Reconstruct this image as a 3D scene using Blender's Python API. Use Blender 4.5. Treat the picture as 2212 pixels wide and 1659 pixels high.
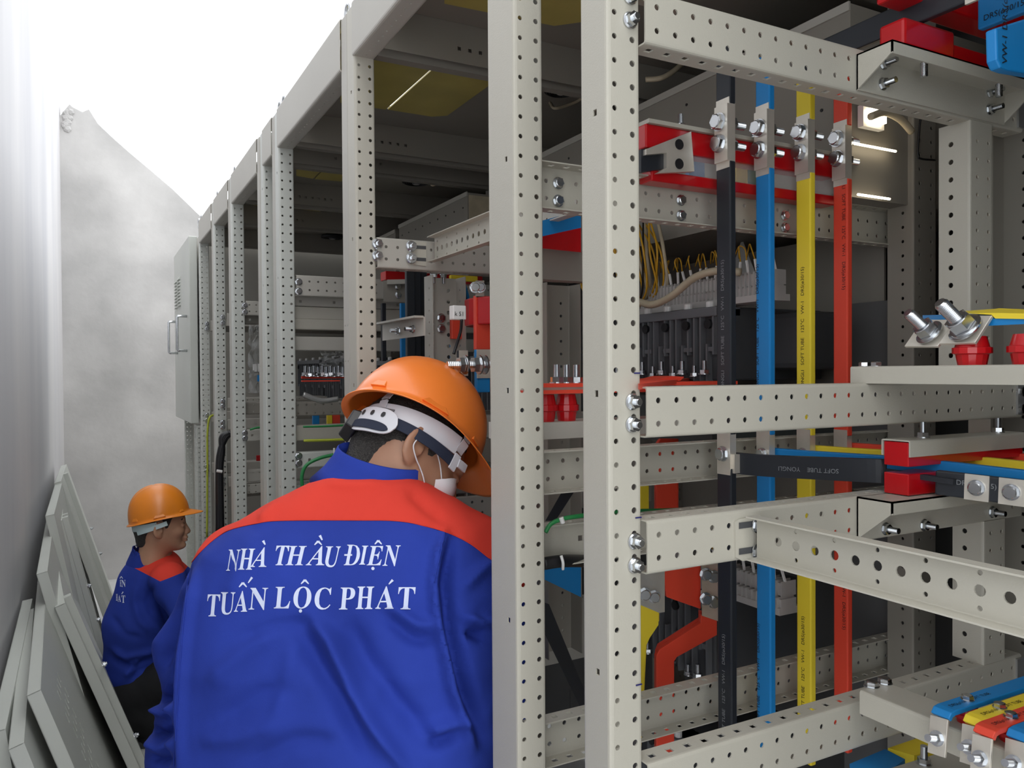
import bpy, bmesh, math, random
import numpy as np
from mathutils import Vector, Matrix
from mathutils.bvhtree import BVHTree
random.seed(7); rng = np.random.default_rng(7)
for o in list(bpy.data.objects): bpy.data.objects.remove(o)
SC = bpy.context.scene; COL = SC.collection
# ---------------------------------------------------------------- camera, sky, exposure
FPX = 1710.0; CX, CY = 1106.0, 829.5; EYE = 1.45
YAW, PIT, ROLL = math.radians(28.05), math.radians(0.78), 0.0065
FW = np.array([math.sin(YAW)*math.cos(PIT), math.cos(YAW)*math.cos(PIT), -math.sin(PIT)])
_r0 = np.array([math.cos(YAW), -math.sin(YAW), 0.0]); _u0 = np.cross(_r0, FW)
RT = _r0*math.cos(ROLL) - _u0*math.sin(ROLL); UP = _u0*math.cos(ROLL) + _r0*math.sin(ROLL)
CAM0 = np.array([0, 0, EYE])
cam = bpy.data.cameras.new('camera'); cam.sensor_width = 36; cam.lens = 36*FPX/2212; cam.clip_start = 0.02
camo = bpy.data.objects.new('camera', cam); COL.objects.link(camo)
camo.matrix_world = Matrix([[RT[0], UP[0], -FW[0], 0], [RT[1], UP[1], -FW[1], 0], [RT[2], UP[2], -FW[2], EYE], [0, 0, 0, 1]])
SC.camera = camo
def P(px, py, ax, v):
    "where the line of sight through a pixel meets the plane ax = v"
    d = FW + RT*(px-CX)/FPX - UP*(py-CY)/FPX
    i = 'xyz'.index(ax); return Vector(CAM0 + d*((v-CAM0[i])/d[i]))
SC.view_settings.view_transform = 'Standard'; SC.view_settings.look = 'None'
SC.view_settings.gamma = 1; SC.view_settings.use_curve_mapping = False
SC.view_settings.exposure = 0.25
W = bpy.data.worlds.new('sky'); SC.world = W; W.use_nodes = True
bg = W.node_tree.nodes['Background']; bg.inputs[0].default_value = (0.93, 0.965, 1.0, 1); bg.inputs[1].default_value = 2.0
sun = bpy.data.lights.new('veiled_sun', 'SUN'); sun.energy = .55; sun.angle = math.radians(40); sun.color = (1.0, 0.96, 0.9)
suno = bpy.data.objects.new('veiled_sun', sun); COL.objects.link(suno)
suno.rotation_euler = Vector((-0.12, -0.62, 0.8)).to_track_quat('Z', 'Y').to_euler()
# ---------------------------------------------------------------- materials
def mat(name, col, rough=.5, metal=0, bump=0, scale=400, var=0, vscale=3, spec=.5, col2=None, alpha=1, trans=0, dist=.0006, vstretch=None, detail=3, coat=0, emit=0):
    m = bpy.data.materials.new(name); m.use_nodes = True; nt = m.node_tree; b = nt.nodes['Principled BSDF']
    b.inputs['Base Color'].default_value = (*col, 1); b.inputs['Roughness'].default_value = rough; b.inputs['Metallic'].default_value = metal
    b.inputs['Specular IOR Level'].default_value = spec; b.inputs['Coat Weight'].default_value = coat
    if trans: b.inputs['Transmission Weight'].default_value = trans; b.inputs['IOR'].default_value = 1.1
    if emit: b.inputs['Emission Color'].default_value = (*col, 1); b.inputs['Emission Strength'].default_value = emit
    b.inputs['Alpha'].default_value = alpha
    tc = nt.nodes.new('ShaderNodeTexCoord'); src = tc.outputs['Object']
    if bump:
        n = nt.nodes.new('ShaderNodeTexNoise'); n.inputs['Scale'].default_value = scale; n.inputs['Detail'].default_value = detail
        nt.links.new(src, n.inputs['Vector'])
        bp = nt.nodes.new('ShaderNodeBump'); bp.inputs['Strength'].default_value = bump; bp.inputs['Distance'].default_value = dist
        nt.links.new(n.outputs['Fac'], bp.inputs['Height']); nt.links.new(bp.outputs['Normal'], b.inputs['Normal'])
    if var or col2:
        n = nt.nodes.new('ShaderNodeTexNoise'); n.inputs['Scale'].default_value = vscale; n.inputs['Detail'].default_value = 5
        v = src
        if vstretch:
            mp = nt.nodes.new('ShaderNodeMapping'); mp.inputs['Scale'].default_value = vstretch; nt.links.new(src, mp.inputs['Vector']); v = mp.outputs[0]
        nt.links.new(v, n.inputs['Vector'])
        r = nt.nodes.new('ShaderNodeValToRGB'); r.color_ramp.elements[0].position = .35; r.color_ramp.elements[1].position = .68
        c2 = col2 or tuple(c*(1-var) for c in col)
        r.color_ramp.elements[0].color = (*c2, 1); r.color_ramp.elements[1].color = (*col, 1)
        nt.links.new(n.outputs['Fac'], r.inputs['Fac']); nt.links.new(r.outputs['Color'], b.inputs['Base Color'])
    return m
M = dict(
    powder=mat('powder_coated_steel', (.475, .452, .385), .42, bump=.35, scale=520, dist=.0006, var=.04),
    plain=mat('grey_sheet_steel', (.46, .44, .39), .45, bump=.15, scale=300, var=.06),
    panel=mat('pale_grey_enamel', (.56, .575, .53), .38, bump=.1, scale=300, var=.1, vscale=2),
    inside=mat('shade_toned_grey_sheet', (.27, .25, .215), .5, var=.08),  # same grey steel painted darker to stand in for interior shade
    galv=mat('galvanised_steel', (.42, .42, .41), .38, .55, var=.2, vscale=9),
    zinc=mat('zinc_plated_steel', (.70, .72, .74), .24, 1, var=.15, vscale=60),
    tin=mat('tinned_copper', (.80, .75, .66), .36, .6, bump=.2, scale=60, dist=.0008, var=.15, vscale=25),
    brass=mat('yellowed_plate', (.60, .49, .13), .32, .1, bump=.2, scale=12, var=.22, vscale=5, dist=.002),
    black=mat('black_heat_shrink', (.018, .021, .027), .42, bump=.25, scale=90, dist=.0006),
    blue=mat('blue_heat_shrink', (.010, .22, .56), .45, bump=.2, scale=90, dist=.0006),
    yellow=mat('yellow_heat_shrink', (.86, .66, .04), .45, bump=.2, scale=90, dist=.0006),
    red=mat('red_heat_shrink', (.80, .07, .036), .45, bump=.2, scale=90, dist=.0006),
    redins=mat('red_insulator_resin', (.50, .004, .008), .30, coat=.3),
    dark=mat('dark_grey_plastic', (.065, .067, .072), .5, var=.1, vscale=20),
    rib=mat('grey_moulded_plastic', (.14, .145, .155), .5),
    blk=mat('black_plastic', (.012, .012, .014), .4),
    white=mat('white_plastic', (.75, .74, .72), .4),
    term=mat('pale_terminal_plastic', (.50, .48, .46), .45),
    wire=mat('yellow_wire_insulation', (.62, .33, .015), .4),
    cream=mat('cream_conduit', (.55, .47, .33), .5, var=.2, vscale=30),
    earth=mat('green_wire_insulation', (.02, .22, .06), .4), earthy=mat('yellow_green_wire', (.45, .5, .05), .4),
    ink=mat('black_print', (.01, .01, .012), .6), inkw=mat('grey_print', (.22, .23, .24), .6),
    clear=mat('clear_acrylic', (.9, .9, .9), .05, alpha=.16, spec=.6),
    film=mat('crumpled_clear_film', (.8, .82, .82), .2, alpha=.32, bump=1, scale=30, dist=.02),
    lamp=mat('lit_lamp', (1, .86, .62), emit=6), pen=mat('blue_marker', (.01, .01, .12), .6),
    plaster=mat('cement_plaster', (.57, .555, .54), .85, bump=.35, scale=9, dist=.012, col2=(.40, .39, .38), vscale=2.2, detail=8),
    plasterL=mat('streaked_cement_plaster', (.68, .66, .66), .85, bump=.3, scale=90, dist=.001, col2=(.56, .55, .57), vscale=2.2, vstretch=(1, .9, .16), detail=8),
    floor=mat('pale_concrete_floor', (.66, .66, .65), .7, bump=.3, scale=30, dist=.003, var=.2, vscale=3),
    rubble=mat('earthy_rubble', (.33, .27, .20), .95, bump=1, scale=25, dist=.02, col2=(.12, .09, .07), vscale=18),
    roof=mat('dark_panel_and_shade_sheet', (.10, .10, .10), .7),  # dark panel colour; on the far back panels it paints deep shade
    wood=mat('pale_wood', (.62, .52, .36), .6, var=.2, vscale=20),
)
# ---------------------------------------------------------------- builders
def V(*a): return Vector(a)
def prop(o, label=None, cat=None, group=None, kind=None):
    if label: o['label'] = label
    if cat: o['category'] = cat
    if group: o['group'] = group
    if kind: o['kind'] = kind
    return o
def obj(name, me, m=None, parent=None, **k):
    o = bpy.data.objects.new(name, me); COL.objects.link(o)
    if m is not None and me is not None and len(me.materials) == 0: me.materials.append(m)
    if parent is not None:
        o.parent = parent; 
        o.matrix_parent_inverse = WM[parent.name].inverted() if parent.name in WM else Matrix()
    return prop(o, **k)
WM = {}
def thing(name, label, cat, loc=(0, 0, 0), group=None):
    o = bpy.data.objects.new(name, None); COL.objects.link(o); o.empty_display_size = .05
    o.location = loc; WM[o.name] = Matrix.Translation(loc)
    return prop(o, label, cat, group)
class MB:
    def __init__(s): s.v = []; s.f = []; s.smooth = False
    def add(s, vs, fs):
        n = len(s.v); s.v += [tuple(v) for v in vs]; s.f += [tuple(i+n for i in f) for f in fs]; return s
    def box(s, a, b, bev=0):
        a = [min(a[i], b[i]) for i in range(3)], [max(a[i], b[i]) for i in range(3)]
        x0, y0, z0 = a[0]; x1, y1, z1 = a[1]
        if bev:
            bm = bmesh.new(); bmesh.ops.create_cube(bm, size=1)
            for v in bm.verts: v.co = V((x0+x1)/2+v.co.x*(x1-x0), (y0+y1)/2+v.co.y*(y1-y0), (z0+z1)/2+v.co.z*(z1-z0))
            bmesh.ops.bevel(bm, geom=bm.edges[:], offset=bev, segments=2, profile=.5, affect='EDGES')
            bm.verts.index_update(); s.add([v.co for v in bm.verts], [[v.index for v in f.verts] for f in bm.faces]); bm.free(); return s
        return s.add([(x, y, z) for z in (z0, z1) for y in (y0, y1) for x in (x0, x1)],
                     [(0, 2, 3, 1), (4, 5, 7, 6), (0, 1, 5, 4), (2, 6, 7, 3), (0, 4, 6, 2), (1, 3, 7, 5)])
    def hexa(s, q0, q1):
        "solid between two matching polygons"
        n = len(q0); return s.add(list(q0)+list(q1), [tuple(range(n))[::-1], tuple(range(n, 2*n))]+[(i, (i+1) % n, n+(i+1) % n, n+i) for i in range(n)])
    def slab(s, poly, t):
        "planar polygon given thickness vector t"
        return s.hexa([V(*p) for p in poly], [V(*p)+V(*t) for p in poly])
    def tube(s, pts, r, n=8, closed=False, cap=True):
        pts = [V(*p) for p in pts]; m = len(pts); rs = r if hasattr(r, '__len__') else [r]*m
        t0 = (pts[1]-pts[0]).normalized(); a = t0.orthogonal().normalized(); rings = []
        for i, p in enumerate(pts):
            t = ((pts[min(i+1, m-1)]-pts[max(i-1, 0)]) if not closed else (pts[(i+1) % m]-pts[i-1])).normalized()
            a = (a-t*a.dot(t)).normalized(); b = t.cross(a)
            rings.append([p+(a*math.cos(2*math.pi*k/n)+b*math.sin(2*math.pi*k/n))*rs[i] for k in range(n)])
        vs = [v for rg in rings for v in rg]
        fs = [(i*n+k, i*n+(k+1) % n, ((i+1) % m)*n+(k+1) % n, ((i+1) % m)*n+k) for i in range(m if closed else m-1) for k in range(n)]
        if cap and not closed: fs += [tuple(range(n))[::-1], tuple(range((m-1)*n, m*n))]
        return s.add(vs, fs)
    def lathe(s, prof, o=(0, 0, 0), ax=(0, 0, 1), n=24, nfn=None):
        o = V(*o); ax = V(*ax).normalized(); a = ax.orthogonal().normalized(); b = ax.cross(a); vs = []; m = len(prof)
        for (r, h) in prof:
            for k in range(n):
                t = 2*math.pi*k/n; vs.append(o+ax*h+(a*math.cos(t)+b*math.sin(t))*r)
        fs = [(i*n+k, i*n+(k+1) % n, (i+1)*n+(k+1) % n, (i+1)*n+k) for i in range(m-1) for k in range(n)]
        fs += [tuple(range(n))[::-1], tuple(range((m-1)*n, m*n))]
        return s.add(vs, fs)
    def strip(s, path, side, w, t):
        "flat bar of width w (along vector side) and thickness t following a path"
        path = [V(*p) for p in path]; m = len(path); side = V(*side).normalized(); vs = []
        for i, p in enumerate(path):
            if 0 < i < m-1:
                d1 = (path[i]-path[i-1]).normalized(); d2 = (path[i+1]-path[i]).normalized(); d = (d1+d2).normalized(); k = 1/max(.5, d.dot(d1))
            else: d = (path[min(i+1, m-1)]-path[max(i-1, 0)]).normalized(); k = 1
            sd = (side-d*side.dot(d)).normalized(); nn = d.cross(sd).normalized()*(t/2*k)
            vs += [p-sd*w/2-nn, p+sd*w/2-nn, p+sd*w/2+nn, p-sd*w/2+nn]
        fs = [(0, 3, 2, 1), tuple(4*(m-1)+j for j in (0, 1, 2, 3))]
        for i in range(m-1):
            for j in range(4): fs.append((4*i+j, 4*i+(j+1) % 4, 4*i+4+(j+1) % 4, 4*i+4+j))
        return s.add(vs, fs)
    def mesh(s, name='m', smooth=False, angle=None):
        me = bpy.data.meshes.new(name); me.from_pydata(s.v, [], s.f); me.validate()
        bm = bmesh.new(); bm.from_mesh(me); bmesh.ops.recalc_face_normals(bm, faces=bm.faces[:]); bm.to_mesh(me); bm.free()
        if smooth or angle:
            me.polygons.foreach_set('use_smooth', [True]*len(me.polygons))
            if angle: me.set_sharp_from_angle(angle=math.radians(angle))
        me.update(); return me
    def build(s, name, m, parent=None, smooth=False, angle=None, bevel=0, **k):
        o = obj(name, s.mesh(name, smooth, angle), m, parent, **k)
        if bevel:
            md = o.modifiers.new('bevel', 'BEVEL'); md.width = bevel; md.segments = 2; md.limit_method = 'ANGLE'; md.angle_limit = math.radians(40)
        return o
def boxo(name, a, b, m, parent=None, bev=0, **k): return MB().box(a, b, bev).build(name, m, parent, **k)
def bez(p, n=24):
    "smooth curve through control points (Catmull-Rom)"
    p = [V(*q) for q in p]; p = [p[0]*2-p[1]]+p+[p[-1]*2-p[-2]]; out = []
    for i in range(1, len(p)-2):
        for k in range(n):
            t = k/n; out.append(.5*((2*p[i])+(p[i+1]-p[i-1])*t+(2*p[i-1]-5*p[i]+4*p[i+1]-p[i+2])*t*t+(3*p[i]-p[i-1]-3*p[i+1]+p[i+2])*t**3))
    return out+[p[-2]]
# ---- folded perforated sheet: cross-section polyline run along a direction, holes are real
def folded(name, m, parent, O, U, A, B, L, sec, holes=None, fr=.003, pitch=.025, off=0.0, th=.0018, skip=None, nseg=12, **kw):
    """O origin, U run direction, A/B cross directions, sec [(a,b)..] corners, holes {facet: [(v, kind, radius, every, phase)..]}"""
    O, U, A, B = V(*O), V(*U), V(*A), V(*B); holes = holes or {}
    # polyline with filleted corners
    pts = [Vector(p) for p in sec]; line = []; fac = []
    for i, p in enumerate(pts):
        if 0 < i < len(pts)-1 and fr:
            d1 = (pts[i-1]-p).normalized(); d2 = (pts[i+1]-p).normalized()
            a, b = p+d1*fr, p+d2*fr
            for k in range(4):
                t = k/3; line.append(a*(1-t)**2+p*2*t*(1-t)+b*t*t)
                fac.append(None if k < 3 else i)
        else: line.append(p); fac.append(i)
    # facet j of the filleted line starts at line[j]; fac[j] gives source facet index or None
    us = [0.0]; k0 = off % pitch
    if k0 > 1e-6: us.append(k0)
    while us[-1]+pitch < L-1e-6: us.append(us[-1]+pitch)
    us.append(L)
    bm = bmesh.new(); cache = {}
    def vert(u, q):
        key = (round(u, 5), round(q[0], 5), round(q[1], 5)); v = cache.get(key)
        if v is None: v = cache[key] = bm.verts.new(O+U*u+A*q[0]+B*q[1])
        return v
    def quad(a, b, c, d):
        try: bm.faces.new((a, b, c, d))
        except ValueError: pass
    base = int(round((us[1]-us[0]) < pitch-1e-6))
    for j in range(len(line)-1):
        p, q = line[j], line[j+1]; w = (q-p).length; rows = []
        if fac[j] is not None and fac[j] in holes:
            lead = fr if 0 < fac[j] else 0
            rows = sorted([(h[0]-lead,)+tuple(h[1:]) for h in holes[fac[j]]])
        vs = [0.0]+[(rows[i][0]+rows[i+1][0])/2 for i in range(len(rows)-1)]+[w]
        for iu in range(len(us)-1):
            u0, u1 = us[iu], us[iu+1]; full = abs(u1-u0-pitch) < 1e-6
            for iv in range(len(vs)-1):
                c = [p+(q-p)*(x/w) for x in (vs[iv], vs[iv+1])]
                a0, a1, b1, b0 = vert(u0, c[0]), vert(u1, c[0]), vert(u1, c[1]), vert(u0, c[1])
                h = rows[iv] if rows else None
                if h and full and (iu-base+h[4]) % h[3] == 0 and not (skip and skip(fac[j], iu, u0)):
                    cu = (u0+u1)/2; cv = h[0]; r = h[2]; n = nseg if h[1] == 'c' else 4
                    ring = []
                    for k in range(n):
                        t = 2*math.pi*(k+.5*(h[1] == 's'))/n; rr = r*(1.414 if h[1] == 's' else 1)
                        du, dv = rr*math.cos(t), rr*math.sin(t)
                        ring.append(vert(cu+du, p+(q-p)*((cv+dv)/w)))
                    cs = [b1, b0, a0, a1]  # quadrants ++,-+,--,+-
                    if n == 4:
                        for k in range(4): quad(cs[k], cs[(k+1) % 4], ring[(k+1) % 4], ring[k])
                    else:
                        g = n//4
                        for k in range(4):
                            for s_ in range(g):
                                try: bm.faces.new((cs[k], ring[(k*g+s_+1) % n], ring[k*g+s_]))
                                except ValueError: pass
                            try: bm.faces.new((cs[k], cs[(k+1) % 4], ring[((k+1)*g) % n]))
                            except ValueError: pass
                else: quad(a0, a1, b1, b0)
    bmesh.ops.recalc_face_normals(bm, faces=bm.faces[:])
    me = bpy.data.meshes.new(name); bm.to_mesh(me); bm.free()
    o = obj(name, me, m, parent, **kw)
    md = o.modifiers.new('thickness', 'SOLIDIFY'); md.thickness = th; md.offset = 0
    return o
# ---- fasteners (shared meshes)
_fm = {}
def fmesh(kind):
    if kind in _fm: return _fm[kind]
    b = MB()
    def hexp(z0, z1, r): b.hexa([V(r*math.cos(math.pi/3*k), r*math.sin(math.pi/3*k), z0) for k in range(6)], [V(r*math.cos(math.pi/3*k), r*math.sin(math.pi/3*k), z1) for k in range(6)])
    # sizes for an M8 fastener, +Z outwards
    if kind == 'bolt':      # hex head over washer
        b.lathe([(.0085, 0), (.0085, .0016)], n=20); hexp(.0016, .0062, .0074); b.lathe([(.0066, .0062), (.0056, .0070)], n=20)
    elif kind == 'nut':     # flange nut with protruding stud
        b.lathe([(.0090, 0), (.0090, .0012), (.0078, .0028)], n=20); hexp(.0024, .0085, .0072); b.lathe([(.0040, .008), (.0040, .0125), (.0034, .0133)], n=14)
    elif kind == 'longnut':
        b.lathe([(.0085, 0), (.0085, .0014)], n=20); hexp(.0014, .0068, .0072)
        b.lathe([(.0040 if i % 2 else .0034, .0068+i*.00055) for i in range(26)], n=12)
    elif kind == 'stud':    # big stud, washers, nut, thread, close up
        b.lathe([(.0150, 0), (.0150, .0015), (.0125, .0018), (.0125, .0034)], n=32); hexp(.0036, .0128, .0112); b.lathe([(.0098, .0128), (.009, .0134)], n=24)
        b.lathe([(.0062 if i % 2 else .0054, .0130+i*.0008) for i in range(27)]+[(.0046, .0355)], n=22)
    elif kind == 'shank':
        b.lathe([(.0040 if i % 2 else .0035, i*.0006) for i in range(24)]+[(.003, .0148)], n=12)
    _fm[kind] = b.mesh(kind, angle=35); _fm[kind].materials.append(M['zinc']); return _fm[kind]
def fast(kind, p, d, parent=None, s=1.0, name=None, **k):
    o = obj(name or {'bolt': 'bolt', 'nut': 'nut', 'longnut': 'bolt_end', 'stud': 'stud', 'shank': 'bolt_end'}[kind], fmesh(kind), None, parent, **k)
    d = V(*d).normalized(); q = d.to_track_quat('Z', 'Y'); q = q @ Matrix.Rotation(random.uniform(0, 1), 4, 'Z').to_quaternion()
    base = Matrix.Translation(V(*p)) @ q.to_matrix().to_4x4() @ Matrix.Scale(s, 4)
    o.matrix_basis = base; return o
# ---- printed lettering
def text_mesh(txt, size, shear=0, sp=1.0):
    c = bpy.data.curves.new('t', 'FONT'); c.body = txt; c.size = size; c.shear = shear; c.space_character = sp; c.resolution_u = 3
    t = bpy.data.objects.new('t', c); COL.objects.link(t); bpy.context.view_layer.update()
    me = bpy.data.meshes.new_from_object(t.evaluated_get(bpy.context.evaluated_depsgraph_get())); bpy.data.objects.remove(t)
    return me
def print_on(txt, size, o, du, dv, m, parent, name='lettering', sx=1.0):
    "flat lettering with its baseline starting at o, running along du, up along dv"
    me = text_mesh(txt, size); o, du, dv = V(*o), V(*du).normalized(), V(*dv).normalized()
    for v in me.vertices: v.co = o+du*v.co.x*sx+dv*v.co.y
    return obj(name, me, m, parent)
SLEEVE = 'YONGLI   SOFT TUBE   125°C   VW-1   DRS(ø30/15)'
# ================================================================ SETTING
X0 = .48           # plane of the cabinet fronts
WB = 6.3           # end wall
def wallx(y): return -.165-.0163*(WB-y)
# left wall
b = MB(); ys = [-3+.5*i for i in range(19)]+[WB]
top = 3.39
tv = [(wallx(y), y) for y in ys]
b.hexa([V(wallx(.15), .15, -.02), V(wallx(WB+.15), WB+.15, -.02), V(wallx(WB+.15), WB+.15, top), V(wallx(.15), .15, top)],
       [V(wallx(.15)-.2, .15, -.02), V(wallx(WB+.15)-.2, WB+.15, -.02), V(wallx(WB+.15)-.2, WB+.15, top), V(wallx(.15)-.2, .15, top)])
b.build('wall_left', M['plasterL'], kind='structure')
# end wall with the sloping broken top
cr = [(137, 262), (150, 225), (158, 232), (178, 242), (192, 236), (212, 268), (246, 300), (280, 330), (330, 372), (372, 408), (440, 474), (520, 545)]
pts = [P(x, y, 'y', WB) for x, y in cr]; pts[0].x = wallx(WB)-.02
poly = [V(wallx(WB)-.02, WB, -.02)]+pts+[V(1.6, WB, pts[-1].z-.55), V(1.6, WB, -.02)]
MB().slab(poly, (0, .18, 0)).build('wall_end', M['plaster'], kind='structure')
# broken render crumbs where the two walls meet
b = MB()
for i in range(16):
    p = P(139+random.random()*14, 240+random.random()*45, 'y', WB-.004); r = .008+random.random()*.02
    b.lathe([(r*.6, -r*.3), (r, 0), (r*.5, r*.4)], p, (random.uniform(-.3, .3), -1, random.uniform(-.3, .3)), n=6)
b.build('trim_1', M['plaster'], kind='structure', label='crumbled render at the broken corner of the end wall')
boxo('floor', (-3, -3, -.05), (3.2, WB+.3, 0), M['floor'], kind='structure')
# building's wall behind the cabinets and its dark ceiling
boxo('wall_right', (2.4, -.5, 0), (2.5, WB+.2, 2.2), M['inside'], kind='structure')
# rubble on the ground inside the near bay
b = MB()
for i in range(260):
    x, y = random.uniform(.60, 1.3), random.uniform(.8, 2.4); r = random.uniform(.008, .03)
    b.lathe([(r*.5, 0), (r, r*.4), (r*.9, r*.7), (r*.4, r*random.uniform(.9, 1.2))], (x, y, .012), (random.uniform(-.4, .4), random.uniform(-.4, .4), 1), n=6)
b.box((.55, .78, .001), (1.35, 2.5, .014)); b.build('rubble', M['rubble'], kind='stuff', label='brown earth and broken stones on the ground inside the cabinet', cat='rubble')
# ================================================================ CABINET FRAMES
ZT, ZB = 2.205, 2.095       # top and underside of the front top beam
HZ = .0                     # hole phase
R_, R2 = .0030, .0034
def post_far(y, par, w=.041, d=.05, x=X0, z0=.04, z1=2.1, m='powder', sq=12, name='post', n=12):
    "post whose two-row perforated face looks at the camera"
    return folded(name, M[m], par, (x, y, z0), (0, 0, 1), (1, 0, 0), (0, 1, 0), z1-z0,
                  [(w, .028), (w, 0), (0, 0), (0, d), (.02, d)],
                  {1: [(.0095, 'c', R2, 1, 0), (.0325, 'c', R_, 1, 0)],
                   2: [(.022, 's', .0035, sq, 5)]}, fr=.004, off=HZ, nseg=n)
def post_near(y, par, w=.045, d=.045, x=X0, z0=.04, z1=2.2, m='powder', n=12):
    "neighbouring post standing back to back, only its smooth front and its far perforated face"
    return folded('post', M[m], par, (x, y, z0), (0, 0, 1), (1, 0, 0), (0, 1, 0), z1-z0,
                  [(.02, 0), (0, 0), (0, d), (w, d), (w, d-.02)], {1: [(.012, 'c', .0022, 3, 0), (.030, 'c', .0022, 3, 0)]}, fr=.004, nseg=n, skip=lambda f, i, u: f == 1 and not (1.3 < u < 1.5))
def rail_x(y, z0, z1, xa, xb, par, m='powder', open_to=None, rows=2, off=0.012, name='rail', dep=.028, n=12, sq=True):
    "horizontal rail running into the cabinet; open_to='camera' shows the hollow side of the channel"
    h = z1-z0
    fl = [(.014, 's', .0042, 1, 0)] if sq else []
    wb = [(h/2-.0125, 'c', .0033, 1, 0), (h/2+.0125, 'c', .0033, 1, 0)] if rows == 2 else ([(h/2, 's', .004, 4, 0)] if rows == 1 else [])
    s = -1 if open_to == 'camera' else 1
    sec = [(s*dep, 0), (0, 0), (0, h), (s*dep, h)]
    hs = {}
    if fl: hs[0] = fl; hs[2] = fl
    if wb: hs[1] = wb
    return folded(name, M[m], par, (xa, y, z0), (1, 0, 0), (0, 1, 0), (0, 0, 1), xb-xa, sec, hs, fr=.003, off=off, nseg=n)
def rail_y(x, z0, z1, ya, yb, par, m='powder', name='rail', big=True, dep=.018, n=12):
    "brace running along the row, open towards the aisle"
    h = z1-z0
    rows = [(h*.18, 'c', .0024, 2, 1), (h*.5, 'c', .0052, 1, 0), (h*.82, 'c', .0024, 2, 1)] if big else []
    o = folded(name, M[m], par, (x, ya, z0), (0, 1, 0), (1, 0, 0), (0, 0, 1), yb-ya, [(-dep, 0), (0, 0), (0, h), (-dep, h)], {1: rows} if rows else {}, fr=.0025, nseg=n)
    return o
def beam_top(ya, yb, par, x=X0-.003):
    "front top beam of a cabinet with its perforated lower lip"
    folded('top_beam', M['plain'], par, (x, ya, ZB), (0, 1, 0), (1, 0, 0), (0, 0, 1), yb-ya, [(.045, .012), (.045, 0), (0, 0), (0, ZT-ZB), (.03, ZT-ZB)],
           {1: [(.022, 'c', .0022, 1, 0)]}, fr=.005)
# ---- the row, near to far: (near end, far post face, far end, words)
BAYS = [(-.10, .685, .745, 'nearest', 'nearest cabinet frame in the row, open, holding the four coloured upright busbars'),
        (.745, .890, .968, 'slim', 'slim open cabinet frame between the two closest front posts'),
        (.970, 1.570, 1.618, 'worker', 'open grey cabinet frame that the bending worker reaches into'),
        (1.618, 2.300, 2.345, 'fourth', 'open grey cabinet frame just beyond the bending worker'),
        (2.345, 2.520, 2.580, 'slim2', 'slim cabinet frame with a narrow top beam, halfway down the row'),
        (2.580, 3.130, 3.185, 'sixth', 'open cabinet frame with the thick black cables, down the row'),
        (3.185, 3.610, 3.660, 'seventh', 'second to last open cabinet frame before the closed door'),
        (3.660, 4.130, 4.300, 'eighth', 'last open cabinet frame, right beside the closed louvred door')]
FR = {}
XB = 1.33
for ya, yf, yb, key, lab in BAYS:
    t = FR[key] = thing('cabinet_frame', lab, 'cabinet', (X0, ya, 0), group=None)
    near = yf < 1
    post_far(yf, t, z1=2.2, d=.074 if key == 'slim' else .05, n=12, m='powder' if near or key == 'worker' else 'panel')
    if key in ('fourth', 'sixth', 'seventh', 'eighth', 'slim2'): post_near(ya+.001, t, m='plain')
    if yf > 1: beam_top(ya+.046, yf+.004, t)
    # back posts
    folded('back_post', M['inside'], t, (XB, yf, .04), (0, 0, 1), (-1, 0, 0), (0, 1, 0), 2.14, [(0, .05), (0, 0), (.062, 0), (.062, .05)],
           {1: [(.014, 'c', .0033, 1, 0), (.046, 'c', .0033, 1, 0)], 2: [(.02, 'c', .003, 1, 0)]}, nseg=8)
    # base and roof
    boxo('base_rail', (X0, ya, .0), (X0+.04, yb-.002, .06), M['plain'], t)
    if key == 'fourth':
        xs_ = P(900, 180, 'z', 2.2).x
        ye_ = P(838, 237, 'z', 2.2).y
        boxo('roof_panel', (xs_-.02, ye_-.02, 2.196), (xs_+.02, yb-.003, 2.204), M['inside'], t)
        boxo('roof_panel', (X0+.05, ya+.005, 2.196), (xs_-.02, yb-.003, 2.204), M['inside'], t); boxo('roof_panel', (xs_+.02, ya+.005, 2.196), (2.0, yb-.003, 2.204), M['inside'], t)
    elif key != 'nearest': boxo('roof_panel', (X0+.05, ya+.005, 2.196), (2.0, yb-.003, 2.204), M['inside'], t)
    boxo('back_panel', (1.62, ya+.004, .05), (1.63, yb-.004, 2.196), M['inside' if yf < 1 else 'roof'], t)  # far bays near-black: interior shade put into the panel colour
    if yf > .8:
        for yy in (yb-.07,):
            folded('roof_rail', M['inside'], t, (X0+.05, yy, 2.112), (1, 0, 0), (0, 1, 0), (0, 0, 1), 1.1, [(0, .0), (0, .085), (.02, .085)], {0: [(.03, 's', .004, 1, 0)]}, off=.01, skip=lambda f, i, u: not (6 < i < 14), nseg=8)
            boxo('roof_rail', (X0+.05, yy+.024, 2.105), (1.58, yy+.05, 2.17), M['inside'], t)
        if yf > 1: boxo('roof_rail', (X0+.05, ya+.03, 2.152), (1.58, ya+.06, 2.194), M['inside'], t)
# nearest cabinet's roof reaches over the aisle side of the camera
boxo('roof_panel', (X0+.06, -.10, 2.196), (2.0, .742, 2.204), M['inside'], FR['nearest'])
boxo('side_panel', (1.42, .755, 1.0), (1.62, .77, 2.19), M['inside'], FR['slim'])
# yellow plates under the roofs, halves with the lit slit between them
def plates(key, pol1, pol2, z=2.19):
    for q in (pol1, pol2):
        if q: MB().slab([P(x, y, 'z', z) for x, y in q], (0, 0, .004)).build('gland_plate', M['brass'], FR[key], label='yellowish sheet plate under the roof')
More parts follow.
